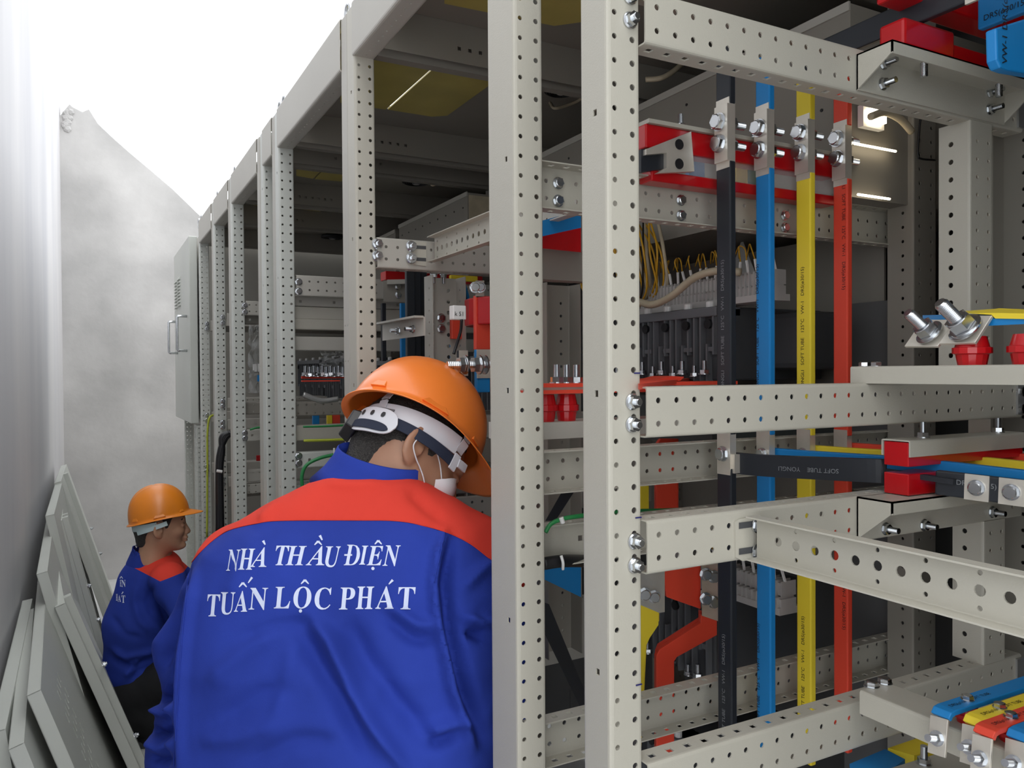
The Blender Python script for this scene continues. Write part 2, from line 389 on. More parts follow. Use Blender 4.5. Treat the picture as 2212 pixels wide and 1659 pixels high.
# fans
def fan(x, y, r, par, z=2.19):
    b = MB(); b.lathe([(r, 0), (r*1.02, -.004), (r*.97, -.010), (r*.9, -.010), (r*.9, 0)], (x, y, z), n=32)
    o = b.build('fan', M['blk'], par, label='round black roof fan', angle=40)
    for k in range(4):
        b = MB(); rr = r*(.82-.13*k); b.tube([(x+rr*math.cos(t), y+rr*math.sin(t), z-.011) for t in np.linspace(0, 2*math.pi, 33)[:-1]], .0022, 6, closed=True); b.build('guard_ring', M['blk'], o)
    b = MB(); b.lathe([(r*.3, 0), (r*.3, -.014), (r*.24, -.016)], (x, y, z), n=24); b.build('fan_hub', M['rib'], o)
    MB().lathe([(r*.22, 0), (r*.22, -.0005)], (x, y, z-.0162), n=20).build('hub_label', M['term'], o)
# ================================================================ RAILS AND FASTENERS
def zpx(px, py, y): return P(px, py, 'y', y).z
N, SL, WK = FR['nearest'], FR['slim'], FR['worker']
YR = .676
XE = 1.21
def front_rail(pt, pb, par, y=YR, xa=.522, xb=XE, px=1385, **k):
    return rail_x(y, zpx(px, pb, y), zpx(px, pt, y), xa, xb, par, off=.0125-.0094 if y == YR else .0, **k)
front_rail(-23, 90, N); front_rail(838, 945, N); front_rail(1128, 1242, N); front_rail(1657, 1772, N)
zr = {k: zpx(1385, v, YR) for k, v in dict(t1=-23, t0=90, m1=838, m0=945, l1=1128, l0=1242, b1=1657, b0=1772).items()}
for px, pys in ((1361, (-8, 44)), (1366, (868, 917)), (1371, (1169, 1221))):
    for py in pys: fast('nut', P(px, py, 'y', .6835), (0, -1, 0), N)
for py in (1710, 1762): fast('nut', P(1378, py, 'y', .6835), (0, -1, 0), N)
for py in (846, 883): fast('bolt', P(2202, py, 'y', YR-.001), (0, -1, 0), N)
for a, b_ in ((1.195, 1.235),):
    for k in ('m', 'b', 't'): boxo('fixing_plate', (a, YR-.004, zr[k+'0']+.004), (b_, YR-.001, zr[k+'1']-.004), M['galv'], N)
# second row of rails behind, hollow side to the camera
YS = .965
for pt, pb, r in ((389, 480, 2), (960, 1042, 2), (1493, 1580, 2)):
    rail_x(YS, zpx(1385, pb, YS), zpx(1385, pt, YS), .50, 1.34, SL, open_to='camera', off=.008)
rail_x(YS, zpx(1222, 1208, YS), zpx(1222, 1124, YS), .50, 1.34, SL, open_to='camera', rows=1)
for px, py in ((1205, 396), (1205, 434), (1470, 433), (1470, 466), (1694, 466), (1694, 492), (1960, 480), (1962, 502)):
    fast('bolt', P(px, py, 'y', YS-.002), (0, -1, 0), SL)
# upright posts of the inner frame at the right
folded('inner_post', M['powder'], N, (1.085, YR+.0, zr['m1']), (0, 0, 1), (1, 0, 0), (0, 1, 0), zr['t0']-zr['m1'], [(.0, .045), (0, 0), (.052, 0), (.052, .03)], {0: [(.018, 'c', .0038, 1, 0)], 1: [(.016, 'c', .003, 1, 0), (.042, 'c', .003, 1, 0)]})
folded('inner_post', M['powder'], N, (1.118, YR+.0, zr['b1']), (0, 0, 1), (1, 0, 0), (0, 1, 0), zr['l0']-zr['b1'], [(.0, .045), (0, 0), (.052, 0), (.052, .03)], {0: [(.018, 'c', .0038, 1, 0)], 1: [(.016, 'c', .003, 1, 0), (.042, 'c', .003, 1, 0)]})
boxo('side_panel', (1.185, YR+.03, .2), (1.19, .74, 1.80), M['powder'], N)
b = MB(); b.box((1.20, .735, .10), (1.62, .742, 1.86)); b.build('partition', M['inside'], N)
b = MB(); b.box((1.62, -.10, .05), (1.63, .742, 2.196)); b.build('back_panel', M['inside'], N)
boxo('light_block_panel', (.56, -.11, .05), (1.63, -.10, 2.196), M['inside'], N)  # added out of view to hold back light from behind the camera
# perforated brace running towards the camera from the lower rail
zt, zb = P(1637, 1114, 'x', .67).z, P(1637, 1205, 'x', .67).z
t = thing('perforated_brace', 'long perforated steel channel brace running from the lower rail towards the right edge', 'brace', (.67, .3, zb))
rail_y(.67, zb, zt, .12, YR-.012, t, name='brace_channel')
pl = MB(); a = [P(x, y, 'y', YR-.0035) for x, y in ((1588, 1128), (1600, 1121), (1646, 1113), (1650, 1206), (1604, 1212), (1590, 1204))]
pl.slab(a, (0, .0025, 0)); pl.build('end_plate', M['powder'], t)
for py in (1133, 1189):
    p0, p1 = P(1597, py+3, 'y', YR-.0045), P(1632, py-4, 'y', YR-.0045)
    MB().box(V(p0.x, p0.y, p0.z-.0035), V(p1.x, p0.y+.0005, p0.z+.0035)).build('slot', M['dark'], t)
    fast('longnut', P(1633, py+2, 'y', YR-.004), (0.25, -1, 0), t)
# blue marker ticks on the close post
for px, py in ((1376, 806), (1379, 1118), (1380, 1479)):
    p = P(px, py, 'y', .6832); MB().box(p-V(.004, .0005, .0007), p+V(.004, 0, .0007)).build('marker_tick', M['pen'], N)
# bay A (worker): rail, brace, upright, second rails
YA = 1.562
rail_x(YA, zpx(830, 578, YA), zpx(830, 514, YA), .522, 1.25, WK, m='plain', off=.006)
for px, pys in ((815, (527, 553)),):
    for py in pys: fast('nut', P(px, py, 'y', 1.567), (0, -1, 0), WK, s=1.3)
t = thing('perforated_brace', 'perforated steel brace above the orange helmet, slanting up behind the second front post', 'brace', (.64, 1.3, 1.7))
zt, zb = P(918, 522, 'x', .645).z, P(908, 577, 'x', .645).z
rail_y(.645, zb, zt, 1.0, YA-.01, t, name='brace_channel')
MB().slab([P(x, y, 'y', YA-.0045) for x, y in ((882, 528), (890, 521), (921, 523), (921, 575), (890, 571), (882, 562))], (0, .0025, 0)).build('end_plate', M['powder'], t)
for py in (532, 558):
    fast('nut', P(888, py, 'y', YA-.005), (0, -1, 0), t, s=1.3)
    q = P(905, py+2, 'y', YA-.0052); MB().box(q-V(.016, 0, .0035), q+V(.016, .0006, .0035)).build('slot', M['dark'], t)
def rpx(key, y, px, pt, pb, x1=1.25, x0=.50, **k): return rail_x(y, zpx(px, pb, y), zpx(px, pt, y), x0, x1, FR[key], **k)
# bay A lower rails seen between the helmet and the second post, and left of the helmet
YA2 = 1.62
rpx('worker', 1.60, 1040, 898, 946, m='plain', sq=False, rows=0)
rpx('worker', 1.60, 1040, 948, 1000, m='inside', n=8)
rpx('worker', 1.60, 1040, 1030, 1062, m='inside', n=8, rows=0)
rpx('worker', 1.60, 1040, 1070, 1120, m='plain', n=8)
rpx('worker', 1.60, 1040, 1330, 1390, m='plain', n=8)
# the C-post hanging from the bay A rail
xq = P(944, 600, 'y', 1.66).x
folded('inner_post', M['plain'], WK, (xq-.035, 1.60, .5), (0, 0, 1), (1, 0, 0), (0, 1, 0), zpx(830, 590, 1.62)-.5, [(0, .0), (0, .05), (.078, .05), (.078, 0)],
       {0: [(.02, 'c', .003, 1, 0)], 1: [(.018, 'c', .0045, 1, 0), (.058, 'c', .0045, 1, 0)], 2: [(.02, 'c', .003, 1, 0)]}, nseg=12)
for py in (687, 710): fast('bolt', P(953, py, 'y', 1.645), (0, -1, 0), WK, s=1.2)
for px, py in ((937, 596), (958, 597)): fast('longnut', P(px, py-4, 'y', 1.63), (0, 0, -1), WK)
# sloping link rail left of it
t = MB(); a = [P(x, y, 'x', .60) for x, y in ((826, 702), (915, 684), (915, 725), (826, 736))]
t.slab(a, (.004, 0, 0)); t.box(a[0], a[1]+V(-.02, 0, .002)); t.build('link_rail', M['plain'], WK)
for px, py in ((861, 715), (893, 711)): fast('longnut', P(px, py, 'x', .598), (-1, -.2, 0), WK)
# far bays: horizontal rails with their bolts
for key, y, px, lst in (('fourth', 2.292, 690, ((597, 640, 'plain', 2, 1), (643, 662, 'plain', 1, 0), (664, 690, 'powder', 0, 0), (690, 712, 'powder', 0, 0), (728, 757, 'plain', 0, 0), (868, 897, 'inside', 2, 0), (918, 950, 'powder', 0, 0), (976, 1008, 'panel', 1, 1), (1045, 1075, 'panel', 2, 0))),
                        ('sixth', 3.122, 553, ((651, 681, 'plain', 2, 1), (682, 700, 'inside', 1, 0), (870, 894, 'inside', 2, 0), (928, 952, 'plain', 1, 1), (1015, 1040, 'plain', 2, 0), (1045, 1065, 'plain', 2, 0))),
                        ('seventh', 3.602, 495, ((677, 704, 'plain', 2, 1), (705, 716, 'inside', 0, 0), (860, 882, 'plain', 2, 1), (906, 928, 'plain', 1, 1), (1000, 1022, 'plain', 2, 0), (1030, 1052, 'plain', 2, 1))),
                        ('eighth', 4.122, 457, ((693, 715, 'plain', 2, 1), (890, 912, 'plain', 0, 1), (1000, 1022, 'plain', 1, 1)))):
    for i, (a, b_, mm, rows, bolts) in enumerate(lst):
        yy = y+(.05 if bolts == 0 else 0)
        rail_x(yy, zpx(px, b_, yy), zpx(px, a, yy), .524, 1.3, FR[key], m=mm, rows=rows, n=8, sq=False, off=.01*i % .025)
        if bolts:
            pxb = {'fourth': 645, 'sixth': 529, 'seventh': 481, 'eighth': 447}[key]
            for f in (.28, .75): fast('bolt', P(pxb, a+(b_-a)*f, 'y', y), (0, -1, 0), FR[key], s=1.25)
        # mirrored deeper rails layer the interior, painted dark for its shade
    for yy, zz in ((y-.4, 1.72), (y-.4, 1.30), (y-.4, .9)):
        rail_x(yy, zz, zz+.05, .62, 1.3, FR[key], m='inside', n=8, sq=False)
# roof parts
plates('fourth', [(735, 72), (963, 121), (833, 237), (735, 222)], [(967, 121), (1066, 142), (1066, 178), (966, 250), (932, 252), (838, 237)])
plates('fourth', [(640, 318), (731, 333), (676, 386), (640, 380)], [(733, 333), (770, 340), (770, 395), (680, 387)])
plates('fourth', None, [(650, 420), (735, 430), (690, 458), (650, 452)])
plates('sixth', [(530, 418), (572, 425), (572, 448), (530, 440)], None)
plates('slim', [(960, -60), (1255, -25), (1255, 48), (1197, 56), (960, 8)], None)
for px, py, r, k in ((1212, 194, .045, 'worker'), (899, 392, .055, 'fourth'), (942, 362, .05, 'fourth'), (718, 512, .06, 'sixth'), (705, 487, .05, 'sixth')):
    p = P(px, py, 'z', 2.185); fan(p.x, p.y, r, FR[k])
def hose(name, pts, r, m, parent=None, n=8, seg=10, **k): return MB().tube(bez(pts, seg), r, n).build(name, M[m], parent, smooth=True, **k)
hose('fan_cable', [P(1188, 222, 'z', 2.18), P(1200, 234, 'z', 2.15), P(1240, 222, 'z', 2.17), P(1262, 210, 'z', 2.18)], .004, 'cream', WK)
hose('fan_cable', [P(925, 368, 'z', 2.18), P(930, 395, 'z', 2.14), P(940, 398, 'z', 2.13), P(955, 372, 'z', 2.17), P(985, 362, 'z', 2.18)], .005, 'cream', FR['fourth'])
hose('fan_cable', [P(1395, 172, 'z', 2.10), P(1430, 168, 'z', 2.10), P(1462, 148, 'z', 2.13), P(1490, 120, 'z', 2.18)], .006, 'cream', WK)
# lifting eyes on top of the row
for i, (px, py) in enumerate(((605, 200), (614, 192), (508, 358), (471, 434), (430, 492), (436, 487), (752, -2))):
    y = {605: 2.40, 614: 2.30, 508: 3.15, 471: 3.62, 430: 4.28, 436: 4.12, 752: 1.63}[px]
    q = P(px, py, 'x', X0+.02); c = V(q.x, q.y, ZT+.025)
    b = MB(); b.tube([c+V(0, .017*math.cos(t), .017*math.sin(t)) for t in np.linspace(0, 2*math.pi, 19)[:-1]], .0045, 8, closed=True); b.lathe([(.006, 0), (.006, .01)], c+V(0, 0, -.029), n=12)
    best = min(BAYS, key=lambda B: abs((B[0]+B[2])/2-q.y)+(0 if B[0] <= q.y <= B[2] else 9))
    b.build('lifting_eye', M['zinc'], FR[best[3]], smooth=True)
# ================================================================ CLOSED CABINET AT THE FAR END
t = thing('closed_cabinet', 'closed grey cabinet with a louvred door at the far end of the row', 'cabinet', (X0, 4.33, 0))
y0, y1 = 4.33, 5.13
dz0, dz1 = P(424, 914, 'x', X0).z, P(424, 506, 'x', X0).z
boxo('body', (X0+.04, y0+.01, .02), (1.6, y1, 2.19), M['plain'], t)
d = boxo('door', (X0-.03, y0, dz0), (X0+.01, y1, dz1), M['panel'], t, bev=.004)
for i in range(9):
    for j in range(2):
        z = P(402, 583+i*7.6, 'x', X0-.03).z; yy = y0+.42+j*.16
        MB().hexa([V(X0-.03, yy, z), V(X0-.03, yy+.12, z), V(X0-.03, yy+.12, z-.018), V(X0-.03, yy, z-.018)], [V(X0-.031, yy, z), V(X0-.031, yy+.12, z), V(X0-.042, yy+.115, z-.018), V(X0-.042, yy+.005, z-.018)]).build('louvre', M['panel'], d)
for yy, zz in ((4.45, P(407, 715, 'x', X0-.05).z), (4.95, P(391, 722, 'x', X0-.05).z)):
    MB().tube([(X0-.03, yy, zz+.09), (X0-.075, yy, zz+.09), (X0-.078, yy, zz+.085), (X0-.078, yy, zz-.085), (X0-.075, yy, zz-.09), (X0-.03, yy, zz-.09)], .007, 8).build('handle', M['zinc'], d, smooth=True)
for yy in (4.34, 4.40, 4.9):
    folded('post', M['panel'], t, (X0, yy, .04), (0, 0, 1), (1, 0, 0), (0, 1, 0), dz0-.05, [(.04, .0), (0, 0), (0, .045)], {0: [(.012, 'c', .003, 1, 0), (.03, 'c', .003, 1, 0)], 1: [(.012, 'c', .003, 1, 0), (.034, 'c', .003, 1, 0)]}, nseg=8)
# ================================================================ UPRIGHT BUSBARS OF THE NEAREST BAY
def sleeve_print(parent, x, y, z, size, m, flip, txt=SLEEVE, face='x', rep=1, step=.5):
    for k in range(rep):
        # text runs vertically on the side facing the aisle
        du = (0, 0, 1) if flip else (0, 0, -1); dv = (0, 1, 0) if flip else (0, -1, 0)
        print_on(txt, size, (x, y, z+k*step), du, dv, m, parent)
BAR = dict(black=(.834, 'black', 'black', 350, 228), blue=(.917, 'blue', 'blue', 365, 240), yellow=(1.006, 'yellow', 'yellow', 375, 262), red=(1.092, 'red', 'red', 388, 275))
PX = dict(black=(1548, 1578), blue=(1633, 1663), yellow=(1720, 1751), red=(1800, 1831))
for i, (c, (x, m, _, pb, pt)) in enumerate(BAR.items()):
    ya, yb = P(PX[c][1], 800, 'x', x).y, P(PX[c][0], 800, 'x', x).y
    t = thing('busbar', f'tall upright {c} sleeved busbar with two big bolts at its top joint', 'busbar', (x, (ya+yb)/2, .8), group='upright coloured busbars in the nearest cabinet')
    zj0, zj1 = P(PX[c][0]+15, pb, 'x', x).z, P(PX[c][0]+15, pt, 'x', x).z
    za = P(PX[c][0]+15, 970, 'x', x).z; zlow0, zlow1 = za-.028, za+.022
    for k, (a, b_) in enumerate(((.82, zlow0 if i < 1 else zlow0), (zlow1, zj0), (zj1, 1.935))):
        MB().box((x, ya, a), (x+.0118, yb, b_), .0022).build('sleeve', M[m], t)
    boxo('bare_joint', (x-.0005, ya+.001, zj0-.01), (x+.0115, yb-.001, zj1+.01), M['tin'], t)
    boxo('joint_plate', (x-.004, ya+.001, zj0), (x-.0006, yb-.001, zj1), M['tin'], t)
    boxo('bare_joint', (x-.0005, ya+.001, zlow0-.01), (x+.0115, yb-.001, zlow1+.01), M['tin'], t)
    for f in (.33, .71) if c in ('black', 'blue') else (.40, .78):
        zz = zj0+(zj1-zj0)*f; yc = (ya+yb)/2+.002
        fast('bolt', (x-.004, yc, zz), (-1, 0, 0), t, s=1.6); fast('longnut', (x+.0125, yc, zz), (1, 0, 0), t, s=1.5)
    fast('bolt', (x-.001, (ya+yb)/2, (zlow0+zlow1)/2-.004), (-1, -.0, 0), t, s=1.35 if c == 'black' else 1.1)
    ink = M['inkw'] if c == 'black' else M['ink']; sx = x-.0004
    yc = (ya+yb)/2
    for zz in (.86, 1.42): sleeve_print(t, sx, yc+(-.0015 if c != 'blue' else .008), zz, .0088, ink, True) if c in ('yellow', 'blue', 'black') else sleeve_print(t, sx, yc-.004, zz+.36, .0088, ink, False)
# flat bars from the low joints to the red clamp
YC = .655
tb = thing('busbar', 'black sleeved flat busbar running from the lowest bolt through the red double clamp', 'busbar', (.9, .7, 1.32))
zc = P(1605, 1000, 'y', .88).z
pp = [V(.848, .895, zc), V(.865, .835, zc), V(.912, .705, zc+.004), V(.924, .69, zc+.004)]
MB().strip(bez(pp, 6), (0, 0, 1), .031, .0105).build('sleeve', M['black'], tb, bevel=.002)
boxo('bare_tab', (.8375, .875, zc-.014), (.8495, .899, zc+.014), M['tin'], tb)
MB().strip([V(.924, .69, zc+.004), V(.935, .60, zc-.0005)], (0, 0, 1), .0065, .010).build('sleeve', M['black'], tb)
q0, q1 = V(.937, .626, zc-.004), V(1.0, .36, zc-.0125)
MB().strip([q0, q1], (0, 0, 1), .0305, .0105).build('sleeve', M['black'], tb, bevel=.002)
dd = (q1-q0).normalized()
print_on('SOFT TUBE    YONGLI', .0085, pp[2]+V(-.03, .02, .002)+V(-.0068, -.003, 0), (pp[1]-pp[2]), (0, 0, -1), M['inkw'], tb)
print_on('DRS(ø30/15)   VW-1   125°C', .0085, q0+dd*.025+V(-.0062, -.0014, .001), dd, (0, 0, 1), M['inkw'], tb)
for px, py in ((2115, 1035), (2190, 1048)):
    s = ((px-1975)/(2376-1975)); 
    # find distance along the bar whose picture column is px
    best = min(np.linspace(0, 1, 200), key=lambda s_: abs(CX+FPX*np.dot(np.array(q0+(q1-q0)*s_)-CAM0, RT)/np.dot(np.array(q0+(q1-q0)*s_)-CAM0, FW)-px))
    c_ = q0+(q1-q0)*best; n_ = V(-dd.y, dd.x, 0)*-1 if V(-dd.y, dd.x, 0).x > 0 else V(-dd.y, dd.x, 0)
    MB().strip([c_-dd*.0135+n_*.0062, c_+dd*.0135+n_*.0062], (0, 0, 1), .0312, .002).build('joint_plate', M['tin'], tb)
    fast('bolt', c_+n_*.0072, n_, tb, s=1.15)
for c, x, dx, zo in (('blue', .917, .07, .013), ('yellow', 1.006, .10, .016), ('red', 1.092, .10, .018)):
    t = thing('busbar', f'{c} sleeved flat busbar lying behind the black one, ending in the red clamp', 'busbar', (x, .8, 1.33))
    z = zc+.002
    MB().strip([V(x+.018, .905, z), V(x+.03, .84, z), V(x+.052, .70, z+.0025), V(x+.055, .64, z+.002), V(x+.066, .42, z-.002)], (0, 0, 1), .031, .0105).build('sleeve', M[c], t, bevel=.002)
# ================================================================ RED CLAMPS ON THEIR BRACKETS
def bracket(name, label, xa, xb, z0, z1, up, proj=.05, par=None):
    "sheet bracket bolted on the rail: back leg, shelf with a lip, gusseted end"
    t = thing(name, label, 'bracket', (xa, YR, z0)) if par is None else par
    y1 = YR-.002; y0 = y1-proj
    b = MB(); b.box((xa, y1-.002, z0), (xb, y1, z1)); b.build('back_leg', M['powder'], t)
    zs = z1-.002 if up else z0
    MB().box((xa, y0, zs), (xb, y1, zs+.002)).build('shelf', M['powder'], t)
    MB().box((xa, y0, zs-.014 if up else zs), (xb, y0+.002, zs+.002 if up else zs+.014)).build('lip', M['powder'], t)
    MB().slab([V(xa, y1, z0), V(xa, y1, z1), V(xa, y0, z1), V(xa, y0, z1-.014)] if up else [V(xa, y1, z1), V(xa, y1, z0), V(xa, y0, z0), V(xa, y0, z0+.014)], (.002, 0, 0)).build('gusset', M['powder'], t)
    return t
xg = P(1848, 1090, 'y', YR).x
t1 = bracket('clamp_bracket', 'upper right steel bracket carrying the red block under the ceiling bars', xg, 1.16, zr['t0']-.0+.002, zr['t1']-.008, True)
for px, py in ((1908, 138), (1906, 182), (2138, 200), (2137, 237)): fast('longnut', P(px, py, 'y', YR-.004), (0, -1, 0), t1, s=.95)
MB().slab([V(1.16, YR-.003, zr['t0']+.004), V(1.16, YR-.003, zr['t1']-.01), V(1.16, YR-.052, zr['t1']-.01)], (.002, 0, 0)).build('gusset', M['powder'], t1)
t2 = bracket('clamp_bracket', 'steel bracket under the red double clamp at the right', xg, 1.16, zr['l0']+.003, zr['l1']+.001, True)
for px, py in ((1912, 1142), (1995, 1134), (2142, 1106)): fast('longnut', P(px, py, 'y', YR-.004), (0, -1, 0), t2, s=.95)
# middle clamp: two red blocks, cover channel
t3 = thing('busbar_clamp', 'red two-piece busbar clamp with a grey cover channel, beside the black flat bar', 'clamp', (.9, .65, zr['l1']))
xa = P(1899, 1060, 'y', .682).x; yn, yf = YR-.050, YR-.020
yn = .640; yf = .675
zl = zr['l1']+.002; p_top = P(1945, 1027, 'y', yn).z; u0 = P(1945, 1011, 'y', yn).z; u1 = P(1945, 958, 'y', yn).z
boxo('lower_block', (xa, yn, zl), (1.15, yf, p_top), M['redins'], t3, bev=.0012)
boxo('upper_block', (xa, yn, u0), (1.15, yf, u1), M['redins'], t3, bev=.0012)
folded('cover_channel', M['powder'], t3, (xa-.001, 0, 0), (1, 0, 0), (0, 1, 0), (0, 0, 1), 1.16-xa, [(yf+.002, u1-.018), (yf+.002, u1+.002), (yn-.002, u1+.002), (yn-.002, u1-.018)], fr=.002)
for px, py in ((1994, 936), (2156, 922)): 
    q = P(px, py, 'y', (yn+yf)/2); fast('longnut', (q.x, q.y, u1+.003), (0, 0, 1), t3)
for x in (.93, 1.07): fast('shank', (x, (yn+yf)/2, zl-.006), (0, 0, -1), t3, s=1.2)
# top clamp
z1 = zr['t1']-.006
t4 = thing('busbar_clamp', 'glossy red clamp block on the upper right bracket', 'clamp', (.9, .65, z1))
ua = P(1910, 78, 'y', .66).x
boxo('block', (ua, .632, z1), (ua+.10, .668, z1+.036), M['redins'], t4, bev=.004); boxo('block', (ua+.05, .636, z1), (1.15, .664, z1+.022), M['redins'], t4, bev=.001)
boxo('upper_block', (ua-.005, .632, z1+.062), (1.15, .668, z1+.09), M['redins'], t4, bev=.003)
for px, py in ((1996, 128), (2158, 172)):
    q = P(px, py, 'y', .65); fast('shank', (q.x, .65, z1-.004), (0, 0, -1), t4, s=1.2)
# big bars over it
tk = thing('busbar', 'wide black busbar passing over the upper right red block', 'busbar', (.9, .8, z1+.05))
zk = P(1849, 100, 'x', .87).z
MB().strip([V(.925, .84, z1+.055), V(.925, .2, z1+.055)], (1, 0, 0), .010, .034).build('sleeve', M['black'], tk, bevel=.002)
MB().strip([V(.915, .575, z1+.052), V(.915, .545, z1+.052)], (0, 0, 1), .040, .004).build('joint_plate', M['tin'], tk)
fast('bolt', (.911, .56, z1+.062), (-1, 0, 0), tk, s=1.2)
tu = thing('busbar', 'blue printed busbar at the top right corner with a bare bolted joint', 'busbar', (1.0, .5, z1+.05))
MB().strip([V(1.0, .61, z1+.052), V(1.0, .52, z1+.052)], (0, 0, 1), .040, .011).build('sleeve', M['blue'], tu, bevel=.002)
MB().strip([V(.999, .53, z1+.056), V(.99, .40, z1+.056)], (0, 0, 1), .05, .008).build('bare_joint', M['tin'], tu)
fast('bolt', (.991, .50, z1+.062), (-1, 0, 0), tu, s=1.4)
print_on('DRS(ø30/15)', .010, (.9935, .602, z1+.040), (0, -1, 0), (0, 0, 1), M['ink'], tu)
ty = thing('busbar', 'yellow printed busbar behind the blue one at the top right', 'busbar', (1.05, .5, z1+.05))
MB().strip([V(1.055, .585, z1+.035), V(1.055, .46, z1+.035)], (0, 0, 1), .040, .011).build('sleeve', M['yellow'], ty, bevel=.002)
print_on('(ø30/20)', .012, (1.048, .578, z1+.03), (0, -1, 0), (0, 0, 1), M['ink'], ty)
tv_ = thing('busbar', 'broad blue busbar end turning down at the right edge, marked VW-1', 'busbar', (1.0, .45, z1))
a_ = P(2152, 60, 'y', .50); b_ = P(2165, 148, 'y', .50)
MB().hexa([P(x, y, 'y', .50) for x, y in ((2152, 60), (2154, 128), (2162, 146), (2180, 152), (2330, 178), (2330, 5))], [P(x, y, 'y', .50)+V(.0, .012, 0) for x, y in ((2152, 60), (2154, 128), (2162, 146), (2180, 152), (2330, 178), (2330, 5))]).build('sleeve', M['blue'], tv_, bevel=.002)
print_on('VW-1 DRS(ø30', .013, P(2176, 140, 'y', .499), (0.0, 0, 1), (-1, 0, 0), M['ink'], tv_)
# ================================================================ SHELF BAR WITH INSULATORS AND STUDS (right, eye level)
ts = thing('support_bar', 'smooth grey support bar at eye level at the right, carrying red insulators', 'bracket', (.88, .5, 1.44))
xs = P(1838, 812, 'y', .70).x; zs0, zs1 = zr['m1']+.0005, zr['m1']+.0215
folded('bar', M['powder'], ts, (xs, .15, 0), (0, 1, 0), (1, 0, 0), (0, 0, 1), .70-.15, [(0, zs0), (0, zs1), (.05, zs1), (.05, zs0)], fr=.002)
MB().box((xs, .698, zs0), (xs+.05, .70, zs1)).build('end_cap', M['powder'], ts)
for px in (1867, 1893):
    q = P(px, 790, 'x', xs+.025); fast('bolt', (xs+.025, q.y, zs1), (0, 0, 1), ts, s=.95)
def insulator(p, r, h, label, ax=(0, 0, 1), group=None):
    b = MB(); b.lathe([(r*.80, 0), (r*.93, h*.38), (r*.98, h*.40), (r*1.12, h*.42), (r*1.12, h*.62), (r*.98, h*.64), (r*.80, h)], p, ax, n=14)
    return b.build('insulator', M['redins'], None, angle=25, label=label, cat='insulator')
for px, lab in ((2100, 'red ribbed insulator under the yellow bar, below the right upright stud'), (2222, 'red insulator cut by the right edge on the eye-level bar')):
    q = P(px, 790, 'x', xs+.028); insulator((q.x, q.y, zs1), .0185, .034, lab)
th = .004
def tab(poly, x0, x1, nm, par):
    pts_ = [P(px, py, 'x', x0 if k in (0, 1) else x1) for k, (px, py) in enumerate(poly)]
    n_ = (pts_[1]-pts_[0]).cross(pts_[2]-pts_[0]).normalized()
    if n_.z > 0: n_ = -n_
    MB().slab(pts_, n_*th).build(nm, M['tin'], par, bevel=.0006); return pts_, -n_
tu1 = thing('busbar', 'blue busbar with the left of the two tilted bare tabs and its upright threaded stud', 'busbar', (.9, .6, zs1+.03))
pts_, n_ = tab([(1953, 748), (2025, 748), (2070, 690), (1993, 690)], xs+.008, xs+.026, 'bare_tab', tu1)
def ctr(p): return (p[0]+p[1]+p[2]+p[3])/4
fast('stud', ctr(pts_)+V(-.001, 0, 0), n_*1+V(-.15, .25, .3), tu1, s=1.12)
MB().hexa([P(x, y, 'x', xs+.03) for x, y in ((1993, 690), (2072, 688), (2212, 688), (2212, 700), (2130, 704), (1993, 693))], [P(x, y, 'x', xs+.045) for x, y in ((1993, 681), (2072, 679), (2212, 679), (2212, 690), (2130, 690), (1993, 684))]).build('sleeve', M['blue'], tu1)
tu2 = thing('busbar', 'yellow busbar with the right tilted bare tab and the taller upright threaded stud', 'busbar', (.9, .55, zs1+.03))
pts_, n_ = tab([(2028, 742), (2106, 740), (2143, 681), (2068, 682)], xs+.006, xs+.026, 'bare_tab', tu2)
fast('stud', ctr(pts_)+V(0, 0, .001), n_*1+V(-.15, .25, .3), tu2, s=1.3)
MB().hexa([P(x, y, 'x', xs+.028) for x, y in ((2078, 676), (2142, 680), (2150, 688), (2260, 690), (2260, 678), (2150, 676))], [P(x, y, 'x', xs+.05) for x, y in ((2078, 672), (2142, 668), (2158, 666), (2260, 670), (2260, 669), (2150, 667))]).build('sleeve', M['yellow'], tu2)
# ================================================================ LOWER RIGHT: SUPPORT BAR WITH FOUR BENT BARS
tq = thing('support_bar', 'grey support channel on the bottom rail at the lower right, carrying the bent coloured bars', 'bracket', (.9, .5, zr['b1']))
zq0, zq1 = zr['b1']+.001, zr['b1']+.029
xq_ = P(1858, 1492, 'z', zq1).x; yq_ = P(1858, 1492, 'z', zq1).y; wq = .052
folded('channel', M['powder'], tq, (xq_, .10, 0), (0, 1, 0), (1, 0, 0), (0, 0, 1), yq_-.10, [(0, zq0), (0, zq1), (wq, zq1), (wq, zq0)], fr=.003)
MB().box((xq_, yq_-.002, zq0), (xq_+wq, yq_, zq1)).build('end_cap', M['powder'], tq)
for px, py in ((1883, 1484), (1911, 1477)): fast('bolt', P(px, py, 'z', zq1), (0, 0, 1), tq, s=1.1)
